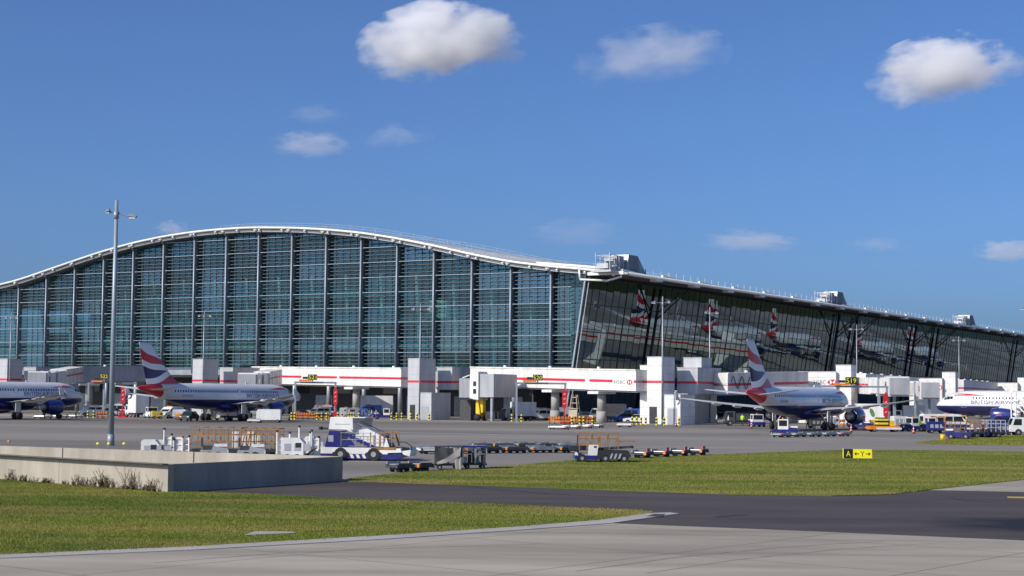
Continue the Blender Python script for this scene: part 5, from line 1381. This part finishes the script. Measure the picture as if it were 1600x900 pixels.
# --- vehicles under the walkways, left to right
UD = 306
van('silver van behind the nose of the left hand aircraft', gx(150, 320), R(15), 4.6, H_=1.9, body='silver')
van('white van right of the 522 gantry posts', gx(144, 306), R(200), 4.5, H_=1.95)
tt = box_truck('white high catering truck behind the middle aircraft tail', gx(214, 296), R(120), 6.4, 2.4, 4.0)
van('white van below the tail of the middle aircraft', gx(266, 284), R(-120), 4.6, H_=2.0)
car('dark car with bright bumper below the rear of the middle aircraft', gx(296, 262), R(-100), 'charcoal')
gpu('white cargo loader under the wing of the middle aircraft', gx(344, 268), R(0), L=4.2, W=2, H_=2.0, group='loaders below the middle aircraft')
box_truck('low white truck under the engine of the middle aircraft', gx(368, 266), 0, 4.6, 2.0, 2.0)
gpu('white power cart with towing arm before the engine of the middle aircraft', gx(421, 252), R(180), L=3.6, W=1.8, H_=2.0)
dolly('small white dolly in front of the power cart by the middle aircraft', gx(398, 250), R(0), 2.0, 1.6, 'white_paint', group='pallet dollies on the open apron')
car('bright blue car parked under the 521 gantry', gx(478, 312), R(-25), 'blue_paint')
van('white van between the 521 gantry and its red board', gx(498, 316), R(-140), 4.4, H_=2.0)
car('dark hatchback behind the red board of stand 521', gx(531, 314), R(-150), 'charcoal')
car('white estate car under the walkway pillar', gx(553, 316), R(170), 'white_paint')
van('blue minibus behind the yellow bollards', gx(576, 322), R(180), 5.2, H_=2.4, body='blue_paint')
box_truck('long white lorry deep under the walkway', gx(582, 330), R(180), 8.2, 2.4, 4.2, group='trucks on the apron')
tug('white and navy tractor beside the tower of stand 521', gx(603, 300), R(180), 4.2, 1.9)
bt = box_truck('white box truck left of the 520 gantry post', gx(810, 296), R(205), 6.0, 2.2, 3.3, cab='silver')
van('white van with black windows behind the 520 gantry', gx(846, 304), R(200), 4.3, H_=2.1)
van('second white van, behind the box truck', gx(836, 312), R(200), 4.3, H_=2.2)
tug('white and navy tug beside the orange barriers of stand 520', gx(938, 286), R(-160), 3.6, 1.8)
box_truck('dark truck with white cab under the HSBC walkway', gx(950, 302), R(170), 6.4, 2.3, 3.1, cab='white_paint', box='charcoal')
van('blue van with bright windows beside the largest tower', gx(985, 300), R(170), 5.0, H_=2.3, body='blue_paint')
car('white saloon car in front of the largest tower', gx(994, 276), R(175), 'white_paint')

# --- more of the crowd of vehicles below the walkways and around the stands
car('silver car parked behind the 522 gantry', gx(172, 312), R(160), 'silver')
van('white minibus far behind the near lamp post', gx(186, 318), R(10), 5.0, H_=2.2)
tug('white tractor with dark cab behind the middle aircraft tail cone', gx(238, 288), R(-60), 3.4, 1.9, body='white_paint')
gpu('yellow and white cart below the tail cone of the middle aircraft', gx(246, 280), R(20), 'yellow_paint', 1.8, 1.2, 1.3, group='service carts by the middle aircraft')
gpu('pale service cart beside the white van below the middle aircraft tail', gx(283, 280), R(-10), 'cladding_pale', 2.4, 1.4, 1.6, group='service carts by the middle aircraft')
gpu('small orange cart below the tail of the middle aircraft', gx(281, 270), R(0), 'orange_paint', 1.2, 1.0, 1.0, group='service carts by the middle aircraft')
tug('navy tug between the gear legs of the middle aircraft', gx(330, 272), R(10), 3.2, 1.7)
van('silver people carrier left of the blue minibus', gx(541, 310), R(185), 4.5, H_=1.9, body='silver')
van('white panel van deep under the left walkway', gx(512, 322), R(20), 4.8, H_=2.3, windows=False)
gpu('blue drum cart beside the orange jacketed worker', gx(569, 298), R(0), 'blue_paint', 1.4, 1.2, 1.9, group='carts under the left walkway')
gpu('grey cabinet by the bollards of the left walkway pillar', gx(537, 298), R(0), 'cladding_pale', 1.3, 1.0, 2.0, group='carts under the left walkway')
car('dark estate car in the shade right of the white vans', gx(872, 312), R(175), 'charcoal')
van('grey panel van deep behind the red board of stand 520', gx(890, 318), R(5), 5.0, H_=2.3, body='cladding_grey', windows=False)
car('silver saloon car behind the beige ladder tower', gx(912, 312), R(-170), 'silver')
car('blue hatchback in front of the blue van', gx(976, 290), R(165), 'blue_paint')
gpu('dark generator cart beside the yellow lift column', gx(778, 292), R(0), 'charcoal', 2.6, 1.6, 1.7, group='carts under the HSBC walkway')
gpu('white tank cart in front of the foreground aircraft nose wheel', gx(1296, 250), R(20), 'white_paint', 2.4, 1.5, 1.6, group='service carts by the foreground aircraft')
gpu('dark service cart behind the gear of the foreground aircraft', gx(1278, 240), R(10), 'charcoal', 2.6, 1.6, 1.5, group='service carts by the foreground aircraft')
gpu('yellow cart right of the foreground aircraft engine', gx(1368, 244), R(0), 'yellow_paint', 1.6, 1.2, 1.3, group='service carts by the foreground aircraft')
gpu('navy cart between the orange rack and the crew vehicle', gx(1462, 214), R(0), 'navy', 2.2, 1.4, 1.5, group='service carts by the right hand aircraft')
gpu('red and orange cart behind the glazed tugs', gx(1452, 246), R(0), 'red_paint', 1.6, 1.2, 1.5, group='service carts by the right hand aircraft')
caged_trailer('brown caged trailer behind the nearest open navy tug', gx(1492, 186), R(5), 1.9, 1.9, n=3, group='caged trailers by the grass tongue')
caged_trailer('brown caged trailer behind the second open navy tug', gx(1523, 190), R(0), 1.7, 2.1, n=3, group='caged trailers by the grass tongue')
caged_trailer('pale caged trailer right of the open navy tugs', gx(1552, 192), R(0), 2.2, 2.0, mat='cladding_pale', n=4, group='caged trailers by the grass tongue')
van('dark blue van beneath the wing root of the right hand aircraft', gx(1560, 250), R(180), 4.6, H_=2.0, body='navy', group='service vehicles by the right hand aircraft')
tug('white fronted tractor behind the marker cone of the foreground engine', gx(1345, 236), R(-30), 3.2, 1.8)

# --- around the foreground aircraft and to its right
tug('navy tug with white cab under the tail of the foreground aircraft', gp(1226, 681), R(-8), 3.0, 1.7)
row = follow([gp(1208, 683.5), gp(1326, 681.5)], 5)
for (loc, rz), lab in zip(row, ('pale roller dolly below the navy tug', 'pale roller dolly right of the navy tug', 'roller dolly with pink tag under the foreground aircraft', 'dark roller dolly under the foreground aircraft gear', 'last roller dolly near the white topped cone')):
    dolly(lab, loc, rz, 1.7, 1.5, 'dolly_metal', 'red_paint', 'dollies under the foreground aircraft')
tug('navy tug with glazed white cab left of the worker in yellow', gp(1424, 674), R(200), 3.0, 1.7)
tug('navy tug with glazed white cab right of the worker in yellow', gp(1452, 674), R(180), 3.0, 1.8)
van('long white and navy crew vehicle below the nose of the right hand aircraft', gx(1478, 236), R(2), 7.0, 2.2, 2.3, 'white_paint', 'navy', True, 'service vehicles by the right hand aircraft', 'crew_vehicle', 'van')
tug('open navy tug parked on the edge of the grass tongue, nearest one', gp(1498, 686.5), R(160), 2.7, 1.8, cabin=False, group='open navy tugs by the grass tongue')
tug('open navy tug second from the yellow marker', gp(1526, 684), R(175), 2.6, 1.6, cabin=False, group='open navy tugs by the grass tongue')
tug('open navy tug third from the yellow marker, with dark rear', gp(1543, 683.5), R(185), 2.2, 1.6, cabin=False, group='open navy tugs by the grass tongue')
gpu('navy and white belt unit right of the open tugs', gp(1564, 680.5), R(20), 'navy', 2.2, 1.4, 1.5, group='service carts by the right hand aircraft')
box_truck('white cabbed truck with stairs at the right edge', gp(1604, 681), R(178), 4.2, 2.0, 2.6, box='charcoal')
t = thing('boarding_stairs', 'white mobile boarding stairs leaning over the truck at the right edge', 'stairs', gx(1608, 206), R(140))
q = MB()
for y in (-.7, .7): q.bar((-2.2, y, .4), (2.0, y, 4.4), .12); q.bar((-2.2, y, 1.4), (2.0, y, 5.4), .1); q.bar((2.0, y, .1), (2.0, y, 5.4), .14); q.bar((-2.2, y, .1), (-2.2, y, 1.4), .12)
q.build('frame', 'white_paint', t)
for i in range(14): MB().bb(-2.2 + i * .3, -1.9 + i * .3, -.7, .7, .4 + i * .285, .46 + i * .285).build('tread', 'cladding_pale', t)
MB().prism([(-2.2, .45), (2.0, 4.45), (2.0, 5.3), (-2.2, 1.3)], -.78, -.74).build('side_panel', 'white_paint', t)
gpu('white loader with red mark between the orange loader and the tugs', gp(1406, 673), R(10), 'white_paint', 2.2, 1.5, 2.0, group='service carts by the right hand aircraft')
t = thing('cargo_loader', 'yellow striped low cargo loader in front of the foreground aircraft engine', 'loader', gp(1380, 675), R(4))
MB().bb(-2.0, 2.0, -.9, .9, .35, .8).build('deck', 'orange_paint', t)
MB().bb(-.9, .5, -.7, .7, .802, 1.9).build('platform', 'hazard', t); MB().bb(.7, 1.3, -.6, .6, .802, 1.5).build('engine_box', 'yellow_paint', t)
MB().bb(-1.2, 2.2, -.95, -.905, .35, .6).build('bumper', 'white_paint', t)
for x in (-1.4, 1.4):
    for s in (-1, 1): wheel(t, x, s * .7, .28)
t = thing('rack', 'orange steel rack standing between the tug and the yellow marker', 'rack', gp(1467, 672.5), R(0))
q = MB()
for x in (-.65, .65):
    for y in (-.5, .5): q.bar((x, y, 0), (x, y, 1.9), .13)
for z in (.5, 1.1, 1.85): q.bb(-.7, .7, -.56, .56, z - .06, z + .06)
q.build('frame', 'orange_paint', t)
MB().bb(-.5, .5, -.4, .4, .562, .95).build('load', 'charcoal', t)
t = thing('marker_post', 'stubby yellow and brown marker on the tip of the grass tongue', 'marker', gp(1473, 688), 0)
MB().tube((0, 0, 0), (0, 0, .62), .25, 14).build('drum', 'yellow_paint', t, True); MB().bb(.12, .27, -.27, .27, .05, .6).build('side_band', 'rust_orange', t)
box_truck('white catering truck with green leaf pictures behind the foreground aircraft engine', gx(1350, 262), R(170), 6.5, 2.4, 3.6)
tl = bpy.context.scene.objects
leaf = [o for o in tl if o.get('label', '').startswith('white catering truck with green leaf')][0]
for k in range(2):
    q = MB(); n = 14
    q.add([(-1.2 + k * 1.5 + .35 * math.cos(2 * PI * i / n) + .2 * math.sin(2 * PI * i / n), 1.205, 2.2 + .7 * math.sin(2 * PI * i / n)) for i in range(n)], [tuple(range(n))]); q.build('leaf_picture', 'green_box', leaf)
van('yellow service van beside the strut of the right hand boarding bridge', gx(1455, 262), R(190), 4.0, H_=1.9, body='yellow_paint', group='service vehicles by the right hand aircraft')
tug('small yellow tug beneath the nose wheel of the right hand aircraft', gx(1500, 262), R(180), 3.0, 1.6, 'yellow_paint', 'yellow_paint', group='service carts by the right hand aircraft')
tug('white and navy tractor beyond the tail of the foreground aircraft', gx(1182, 252), R(100), 3.2, 1.8)
box_truck('flat dark truck beneath the wing left of the foreground aircraft tail', gx(1158, 262), R(180), 5.5, 2.2, 1.9, cab='charcoal', box='charcoal')
box_truck('white lorry far under the right hand walkways', gx(1420, 330), R(170), 6.0, 2.3, 3.2)

# ------------------------------------------------------------------ barriers, bollards, cones
def barrier(label, loc, rz=0, L=2.2, mat='barrier_bands'):
    t = thing('barrier', label, 'barrier', loc, rz, 'orange barriers')
    MB().bb(-L / 2, L / 2, -.05, .05, .75, 1.15).build('top_board', mat, t); MB().bb(-L / 2, L / 2, -.05, .05, .3, .55).build('lower_board', 'orange_paint', t)
    for x in (-L / 2 + .2, L / 2 - .2): MB().prism([(x - .06, 0), (x + .06, 0), (x + .06, 1.2), (x - .06, 1.2)], -.06, .06).build('upright', 'charcoal', t); MB().bb(x - .1, x + .1, -.4, .4, 0.0, .1).build('foot', 'charcoal', t)
for i, px in enumerate((466, 474, 482, 490)): barrier('orange barrier below the blue car, %s of four' % ('first from the left', 'second from the left', 'third from the left', 'rightmost')[i], gx(px, 288 - i * .3), R(5))
for i, px in enumerate((500, 507)): barrier('yellow and black barrier beside the red board of stand 521, %s of two' % ('left', 'right')[i], gx(px, 286), R(0), 1.6, 'hazard')
for i, px in enumerate((868, 876, 891, 899)): barrier('orange barrier around the red board of stand 520, %s of four' % ('first from the left', 'second from the left', 'third from the left', 'rightmost')[i], gx(px, 263 + (i % 2)), R(-8 + 6 * i))
for i, px in enumerate((913, 921)): barrier('orange barrier at the foot of the walkway pillar, %s of two' % ('left', 'right')[i], gx(px, 270), R(10), 1.8)
for i, px in enumerate((158, 165)): barrier('orange barrier left of the near lamp post, %s of two' % ('left', 'right')[i], gx(px, 282), R(5), 1.4)
for i, px in enumerate((1298, 1313)): barrier('orange barrier seen beneath the foreground aircraft belly, %s of two' % ('left', 'right')[i], gx(px, 258), R(0), 1.5)
for i, px in enumerate((1433, 1440)): barrier('orange barrier beneath the right hand boarding bridge, %s of two' % ('left', 'right')[i], gx(px, 268), R(0), 1.6)
t = thing('access_ladder', 'beige wheeled ladder tower beside the walkway pillar of stand 520', 'ladder', gx(898, 266.5), R(-20))
q = MB(); q.bb(-.9, .9, -.9, .9, .3, .6)
for x, y in ((-.8, -.8), (.8, -.8), (-.8, .8), (.8, .8)): q.bar((x, y, .6), (x * .45, y * .45, 4.6), .11)
for z in (1.5, 2.4, 3.3, 4.2):
    k = 1 - .55 * (z - .6) / 4; q.bb(-.8 * k, .8 * k, -.8 * k, .8 * k, z - .05, z + .05)
q.build('tower', 'beige', t); MB().bb(-.7, .7, -.95, -.92, .62, 2.2).build('front_panel', 'beige', t)
for x in (-.7, .7): wheel(t, x, -.8, .3); wheel(t, x, .8, .3)
bm_ = None
def bollard(label, loc, h=1.25):
    global bm_
    if bm_ is None:
        q = MB(); q.tube((0, 0, 0), (0, 0, h - .08), .16, 12); q.tube((0, 0, h - .08), (0, 0, h), .16, 12, .08); bm_ = q.mesh('bollard', 'hazard', False)
    o = link('bollard', bm_, None, loc); tag(o, label, 'bollard', 'black and yellow bollards')
def bollards(pxs, depth, text):
    words = ('first', 'second', 'third', 'fourth', 'fifth', 'sixth', 'seventh')
    for i, px in enumerate(pxs): bollard('%s black and yellow bollard from the left %s' % (words[i], text), gx(px, depth - i * .3))
bollards((456, 461, 496, 503, 511), 284, 'before the 521 gantry')
bollards((528, 535, 545, 549, 553, 561), 288, 'around the left walkway pillar')
bollards((612, 620, 628), 292, 'just left of the middle tower')
bollards((642, 652, 671), 289, 'against the middle tower and its shed')
bollards((800, 808, 815), 284, 'below the white box truck')
bollards((894, 906, 912, 926), 262, 'around the HSBC walkway pillar')
bollards((988, 995, 1002, 1009), 263, 'beside the white saloon car')
bollards((1026, 1038, 1061), 258, 'against the largest tower')
bollards((138, 147), 283, 'under the 522 board')
def cone(label, loc, h=.75):
    t = thing('traffic_cone', label, 'cone', loc, 0, 'traffic cones')
    MB().bb(-.22, .22, -.22, .22, 0, .05).build('foot', 'black_rubber', t); MB().tube((0, 0, .05), (0, 0, h), .18, 12, .04).build('cone', 'cone_bands', t, True)
for lab, px, py, h in (('orange traffic cone at the foot of the largest tower', 1056, 666.5, 1.0), ('traffic cone under the left wing of the foreground aircraft', 1174, 669, .9), ('white topped traffic cone below the foreground aircraft engine', 1330, 675.5, 1.0),
                       ('red and white traffic cone on the open apron left of the yellow marker', 1427.5, 677.5, .95), ('traffic cone below the wing of the middle aircraft', 452, 657, .95), ('traffic cone before the tower of stand 521', 581.5, 658, .95),
                       ('traffic cone below the red board behind the middle aircraft tail', 186, 650, .95), ('yellow lit traffic cone right of the near lamp post', 204, 651.5, 1.0)):
    cone(lab, gp(px, py), h)
for i, (px, lab) in enumerate(((153, 'small yellow marker light on the apron left of the near lamp post'), (170, 'small yellow marker light at the foot of the near lamp post'), (194, 'small yellow marker light right of the near lamp post'), (14, 'small orange marker light behind the wall near the left edge'))):
    t = thing('marker_light', lab, 'marker light', gp(px, 698.5 - (4 if i == 3 else 0)), 0, 'apron edge marker lights')
    MB().tube((0, 0, 0), (0, 0, .22), .04, 8).build('stem', 'steel_grey', t); MB().tube((0, 0, .22), (0, 0, .36), .16, 10, .08).build('lens', 'orange_paint' if i == 3 else 'sign_yellow', t)

# ------------------------------------------------------------------ people on the apron
def person(label, loc, rz, vest='hivis', legs='dark_cloth', h=1.78, stride=.14, arm=(.18, -.05)):
    k = h / 1.78
    J = {'pel': (0, 0, .95, .15), 'w': (0, 0, 1.1, .135), 'ch': (0, 0, 1.35, .165), 'nk': (0, 0, 1.5, .06), 'hd': (.02, 0, 1.63, .10), 'tp': (.015, 0, 1.73, .085),
         'hl': (0, .1, .9, .10), 'kl': (stride * .8, .11, .5, .07), 'al': (stride, .11, .1, .05), 'tl': (stride + .17, .12, .05, .04),
         'hr': (0, -.1, .9, .10), 'kr': (-stride * .3, -.11, .5, .07), 'ar': (-stride, -.11, .1, .05), 'tr': (-stride + .17, -.12, .05, .04),
         'sl': (0, .19, 1.43, .065), 'el': (arm[0] * .3, .25, 1.17, .05), 'wl': (arm[0], .25, .98, .038), 'fl': (arm[0] + .06, .24, .88, .035),
         'sr': (0, -.19, 1.43, .065), 'er': (arm[1] * .3, -.25, 1.17, .05), 'wr': (arm[1] + .1, -.25, .96, .038), 'fr': (arm[1] + .15, -.24, .86, .035)}
    E = [('pel', 'w'), ('w', 'ch'), ('ch', 'nk'), ('nk', 'hd'), ('hd', 'tp'), ('pel', 'hl'), ('hl', 'kl'), ('kl', 'al'), ('al', 'tl'), ('pel', 'hr'), ('hr', 'kr'), ('kr', 'ar'), ('ar', 'tr'),
         ('ch', 'sl'), ('sl', 'el'), ('el', 'wl'), ('wl', 'fl'), ('ch', 'sr'), ('sr', 'er'), ('er', 'wr'), ('wr', 'fr')]
    keys = list(J); me = bpy.data.meshes.new('person')
    me.from_pydata([tuple(c * k for c in J[q][:3]) for q in keys], [(keys.index(a), keys.index(b)) for a, b in E], [])
    ob = bpy.data.objects.new('person', me); COL.objects.link(ob)
    ob.modifiers.new('skin', 'SKIN'); sub = ob.modifiers.new('sub', 'SUBSURF'); sub.levels = 1; sub.render_levels = 1
    for i, q in enumerate(keys):
        sv = me.skin_vertices[0].data[i]; sv.radius = (J[q][3] * k, J[q][3] * k); sv.use_root = q == 'pel'
    dg = bpy.context.evaluated_depsgraph_get(); dg.update()
    m2 = bpy.data.meshes.new_from_object(ob.evaluated_get(dg)); bpy.data.objects.remove(ob)
    m2.materials.clear()
    for q in (legs, vest, 'skin', 'charcoal'): m2.materials.append(MATS[q])
    for p in m2.polygons:
        z = p.center.z / k; y = abs(p.center.y) / k; x = p.center.x / k
        hand = y > .19 and z < .97
        p.material_index = 2 if hand or (1.5 < z < 1.68) else 3 if z >= 1.68 or (1.57 < z and x < -.03) or z < .12 else 1 if z > .93 else 0
        p.use_smooth = True
    o = link('person', m2, None, loc, rz); tag(o, label, 'person', 'ground crew')
    return o
person('person in bright yellow vest and dark trousers standing between the two glazed tugs', gp(1438.5, 675), R(200), h=1.85)
person('person in yellow vest at the nose of the left hand aircraft', gx(119, 276), R(20))
person('person in yellow vest on the dark truck under the foreground wing', gx(1160, 256), R(90), h=1.9)
person('person in white shirt beside the dark truck under the foreground wing', gx(1138, 255), R(0), 'white_paint')
person('person in pale shirt standing below the largest tower lift block', gx(1120, 266), R(180), 'white_paint', 'dark_cloth')
person('person in orange jacket walking behind the yellow bollards of stand 521', gx(588, 296), R(200), 'orange_cloth', 'blue_paint')
person('person in pale top beside the orange jacket behind the bollards', gx(581, 297), R(200), 'beige', 'dark_cloth')

# ------------------------------------------------------------------ weeds along the front wall
def weed(label, loc, h, n, dry, group):
    t = thing('weed', label, 'plant', loc, random.uniform(0, 6), group)
    st = MB(); lf = MB()
    for i in range(n):
        a = random.uniform(0, 2 * PI); sp = random.uniform(.1, .55) * h
        p = Vector((random.uniform(-.05, .05), random.uniform(-.05, .05), 0)); q = p
        hh = h * random.uniform(.55, 1); segs = 5
        for s in range(segs):
            q2 = Vector((p.x + math.cos(a) * sp * ((s + 1) / segs) ** 1.5 + random.uniform(-.02, .02), p.y + math.sin(a) * sp * ((s + 1) / segs) ** 1.5, hh * (s + 1) / segs))
            st.tube(q, q2, .009, 4, .007)
            for _ in range(5):
                c = q.lerp(q2, random.random()); b = random.uniform(0, 2 * PI); ln = random.uniform(.05, .12) * (1.15 - s / segs * .6); dz = random.uniform(-.03, .06)
                d1_ = Vector((math.cos(b), math.sin(b), 0)); nrm = Vector((-d1_.y, d1_.x, 0)) * ln * .32
                e = c + d1_ * ln + Vector((0, 0, dz)); mid = c.lerp(e, .5)
                lf.add([c, mid + nrm, e, mid - nrm], [(0, 1, 2, 3)])
            q = q2
    st.build('stem', 'weed_stem', t); o = lf.build('leaves', 'weed_dry' if dry else 'weed_leaf', t); o['kind'] = 'stuff'
wd = Vector((W0[0] - A[0], W0[1] - A[1])); wn_ = Vector((wd.y, -wd.x)).normalized()
if wn_.y > 0: wn_ = -wn_
random.seed(21)
WP = [(.215, 1.0, 4, True), (.335, .85, 7, False), (.345, .8, 6, False)]
while len(WP) < 40:
    f = random.random() ** 1.05 * .92 + .02
    WP.append((f, random.choice((.22, .3, .38, .45, .6, .75)) * random.uniform(.8, 1.2) * (1.15 if f < .45 else .75), random.randint(3, 6), random.random() < .5))
for i, (f, h, n, dry) in enumerate(WP):
    f2 = f * .98
    loc = (A[0] + wd.x * f2 + wn_.x * random.uniform(.12, .35), A[1] + wd.y * f2 + wn_.y * random.uniform(.12, .35), .03)
    if h == 1.0: weed('tallest spindly brown weed leaning against the pale concrete wall', loc, h, n, dry, 'weeds along the wall')
    elif f == .335: weed('tall green leafy weed midway along the pale concrete wall', loc, h, n, dry, 'weeds along the wall')
    elif f < .33: weed('dry brown weed between the wall corner and the tall leafy weed', loc, h, n, dry, 'weeds along the wall')
    else: weed('low straggling weed at the foot of the wall, left of the tall leafy weed', loc, h, n, dry, 'weeds along the wall')

# ------------------------------------------------------------------ clouds: real drifting volumes, lit by the sun
def cloud_mat(name, seed, dens, sc):
    mt = bpy.data.materials.new(name); mt.use_nodes = True; nt = mt.node_tree; N = nt.nodes; L = nt.links
    N.remove(N['Principled BSDF'])
    pv = N.new('ShaderNodeVolumePrincipled'); pv.inputs['Color'].default_value = (0.985, 0.985, 0.99, 1); pv.inputs['Anisotropy'].default_value = 0.0
    tc = N.new('ShaderNodeTexCoord')
    off = N.new('ShaderNodeMapping'); off.inputs['Location'].default_value = (seed * 3.7, seed * 1.9, seed * 2.3); L.new(tc.outputs['Object'], off.inputs[0])
    no = N.new('ShaderNodeTexNoise'); no.inputs['Scale'].default_value = sc; no.inputs['Detail'].default_value = 8; no.inputs['Roughness'].default_value = 0.58; L.new(off.outputs[0], no.inputs['Vector'])
    ln = N.new('ShaderNodeVectorMath'); ln.operation = 'LENGTH'; L.new(tc.outputs['Object'], ln.inputs[0])
    sx = N.new('ShaderNodeSeparateXYZ'); L.new(tc.outputs['Object'], sx.inputs[0])
    f = math_node(nt, 'SUBTRACT', 0.94, ln.outputs['Value'])                       # fades towards the rim of the unit ball
    f = math_node(nt, 'ADD', f, math_node(nt, 'MULTIPLY', math_node(nt, 'SUBTRACT', no.outputs['Fac'], 0.54), 2.4))
    low_ = math_node(nt, 'MULTIPLY', math_node(nt, 'MINIMUM', math_node(nt, 'ADD', sx.outputs[2], 0.30), 0.0), 1.1)    # flat base
    f = math_node(nt, 'ADD', f, low_)
    f = math_node(nt, 'MULTIPLY', f, math_node(nt, 'ADD', 1.3, math_node(nt, 'MULTIPLY', math_node(nt, 'MAXIMUM', math_node(nt, 'ADD', sx.outputs[2], 0.25), 0.0), 2.6)))
    f = math_node(nt, 'MINIMUM', math_node(nt, 'MAXIMUM', f, 0.0), 1.0)
    L.new(math_node(nt, 'MULTIPLY', f, dens), pv.inputs['Density'])
    L.new(pv.outputs[0], N['Material Output'].inputs['Volume'])
    MATS[name] = mt
    return mt
def ball(n=20, m_=14):
    vs = [(0, 0, -1)]; fs = []
    for j in range(1, m_):
        ph = -PI / 2 + PI * j / m_
        vs += [(math.cos(ph) * math.cos(2 * PI * i / n), math.cos(ph) * math.sin(2 * PI * i / n), math.sin(ph)) for i in range(n)]
    vs.append((0, 0, 1)); T_ = len(vs) - 1
    for i in range(n):
        j = (i + 1) % n
        fs.append((0, 1 + j, 1 + i)); fs.append((T_, T_ - n + i, T_ - n + j))
        for k in range(m_ - 2):
            a = 1 + k * n; fs.append((a + i, a + j, a + n + j, a + n + i))
    return vs, fs
BV, BF = ball()
def cloud(label, px, py, wpx, hpx, dist, dens, seed, tilt=0.0, sc=2.1):
    d_ = ray(px, py); k = dist / d_[1]; p = (d_[0] * k, dist, CAM_H + d_[2] * k)
    rx_, rz_ = wpx / 2 / FOCAL * dist, hpx / 2 / FOCAL * dist
    cloud_mat('cloud_%d' % seed, seed, dens / rx_, sc)
    q = MB(); q.add(BV, BF); o = q.build('cloud', 'cloud_%d' % seed, None, True, p)
    o.scale = (rx_, rx_ * .75, rz_); o.rotation_euler = (0, -tilt, 0)
    tag(o, label, 'cloud', 'small fair weather clouds')
cloud('largest bright puffy cloud at the top, above the roof crest', 690, 74, 285, 152, 5200, 5.0, 1, R(5))
cloud('thin grey cloud between the two bright clouds', 1020, 92, 260, 110, 5600, 0.75, 2, R(7))
cloud('bright puffy cloud near the upper right corner', 1475, 116, 258, 140, 5200, 4.0, 3, R(9))
cloud('small pale cloud above the left part of the roof', 485, 230, 140, 62, 7000, 0.6, 4, 0)
cloud('faint wisp just above the small pale cloud', 492, 181, 100, 42, 7000, 0.18, 5, 0)
cloud('faint wisp right of the small pale cloud', 618, 216, 130, 48, 7000, 0.25, 6, R(4))
cloud('flat pale cloud low over the side roof', 1172, 380, 170, 50, 9000, 0.6, 7, R(-2))
cloud('pale low cloud at the right edge', 1575, 396, 120, 52, 9000, 0.9, 8, 0)
cloud('very faint cloud low above the roof corner', 900, 368, 170, 60, 9000, 0.22, 9, 0)
cloud('faint cloud just above the left curve of the roof', 268, 360, 60, 34, 9000, 0.5, 10, 0)
cloud('faint low cloud midway along the side roof', 1372, 384, 110, 36, 9000, 0.2, 11, 0)

person('person in orange vest beside the white loader under the middle aircraft wing', gx(356, 262), R(30), 'orange_cloth')
person('person in yellow vest beside the power cart of the middle aircraft', gx(438, 256), R(180))
person('person in yellow vest between the gear legs of the foreground aircraft', gx(1262, 236), R(120))
person('person in yellow vest at the cargo loader before the foreground engine', gx(1392, 232), R(160))
person('person in orange vest beside the nose wheel of the right hand aircraft', gx(1489, 258), R(200), 'orange_cloth')
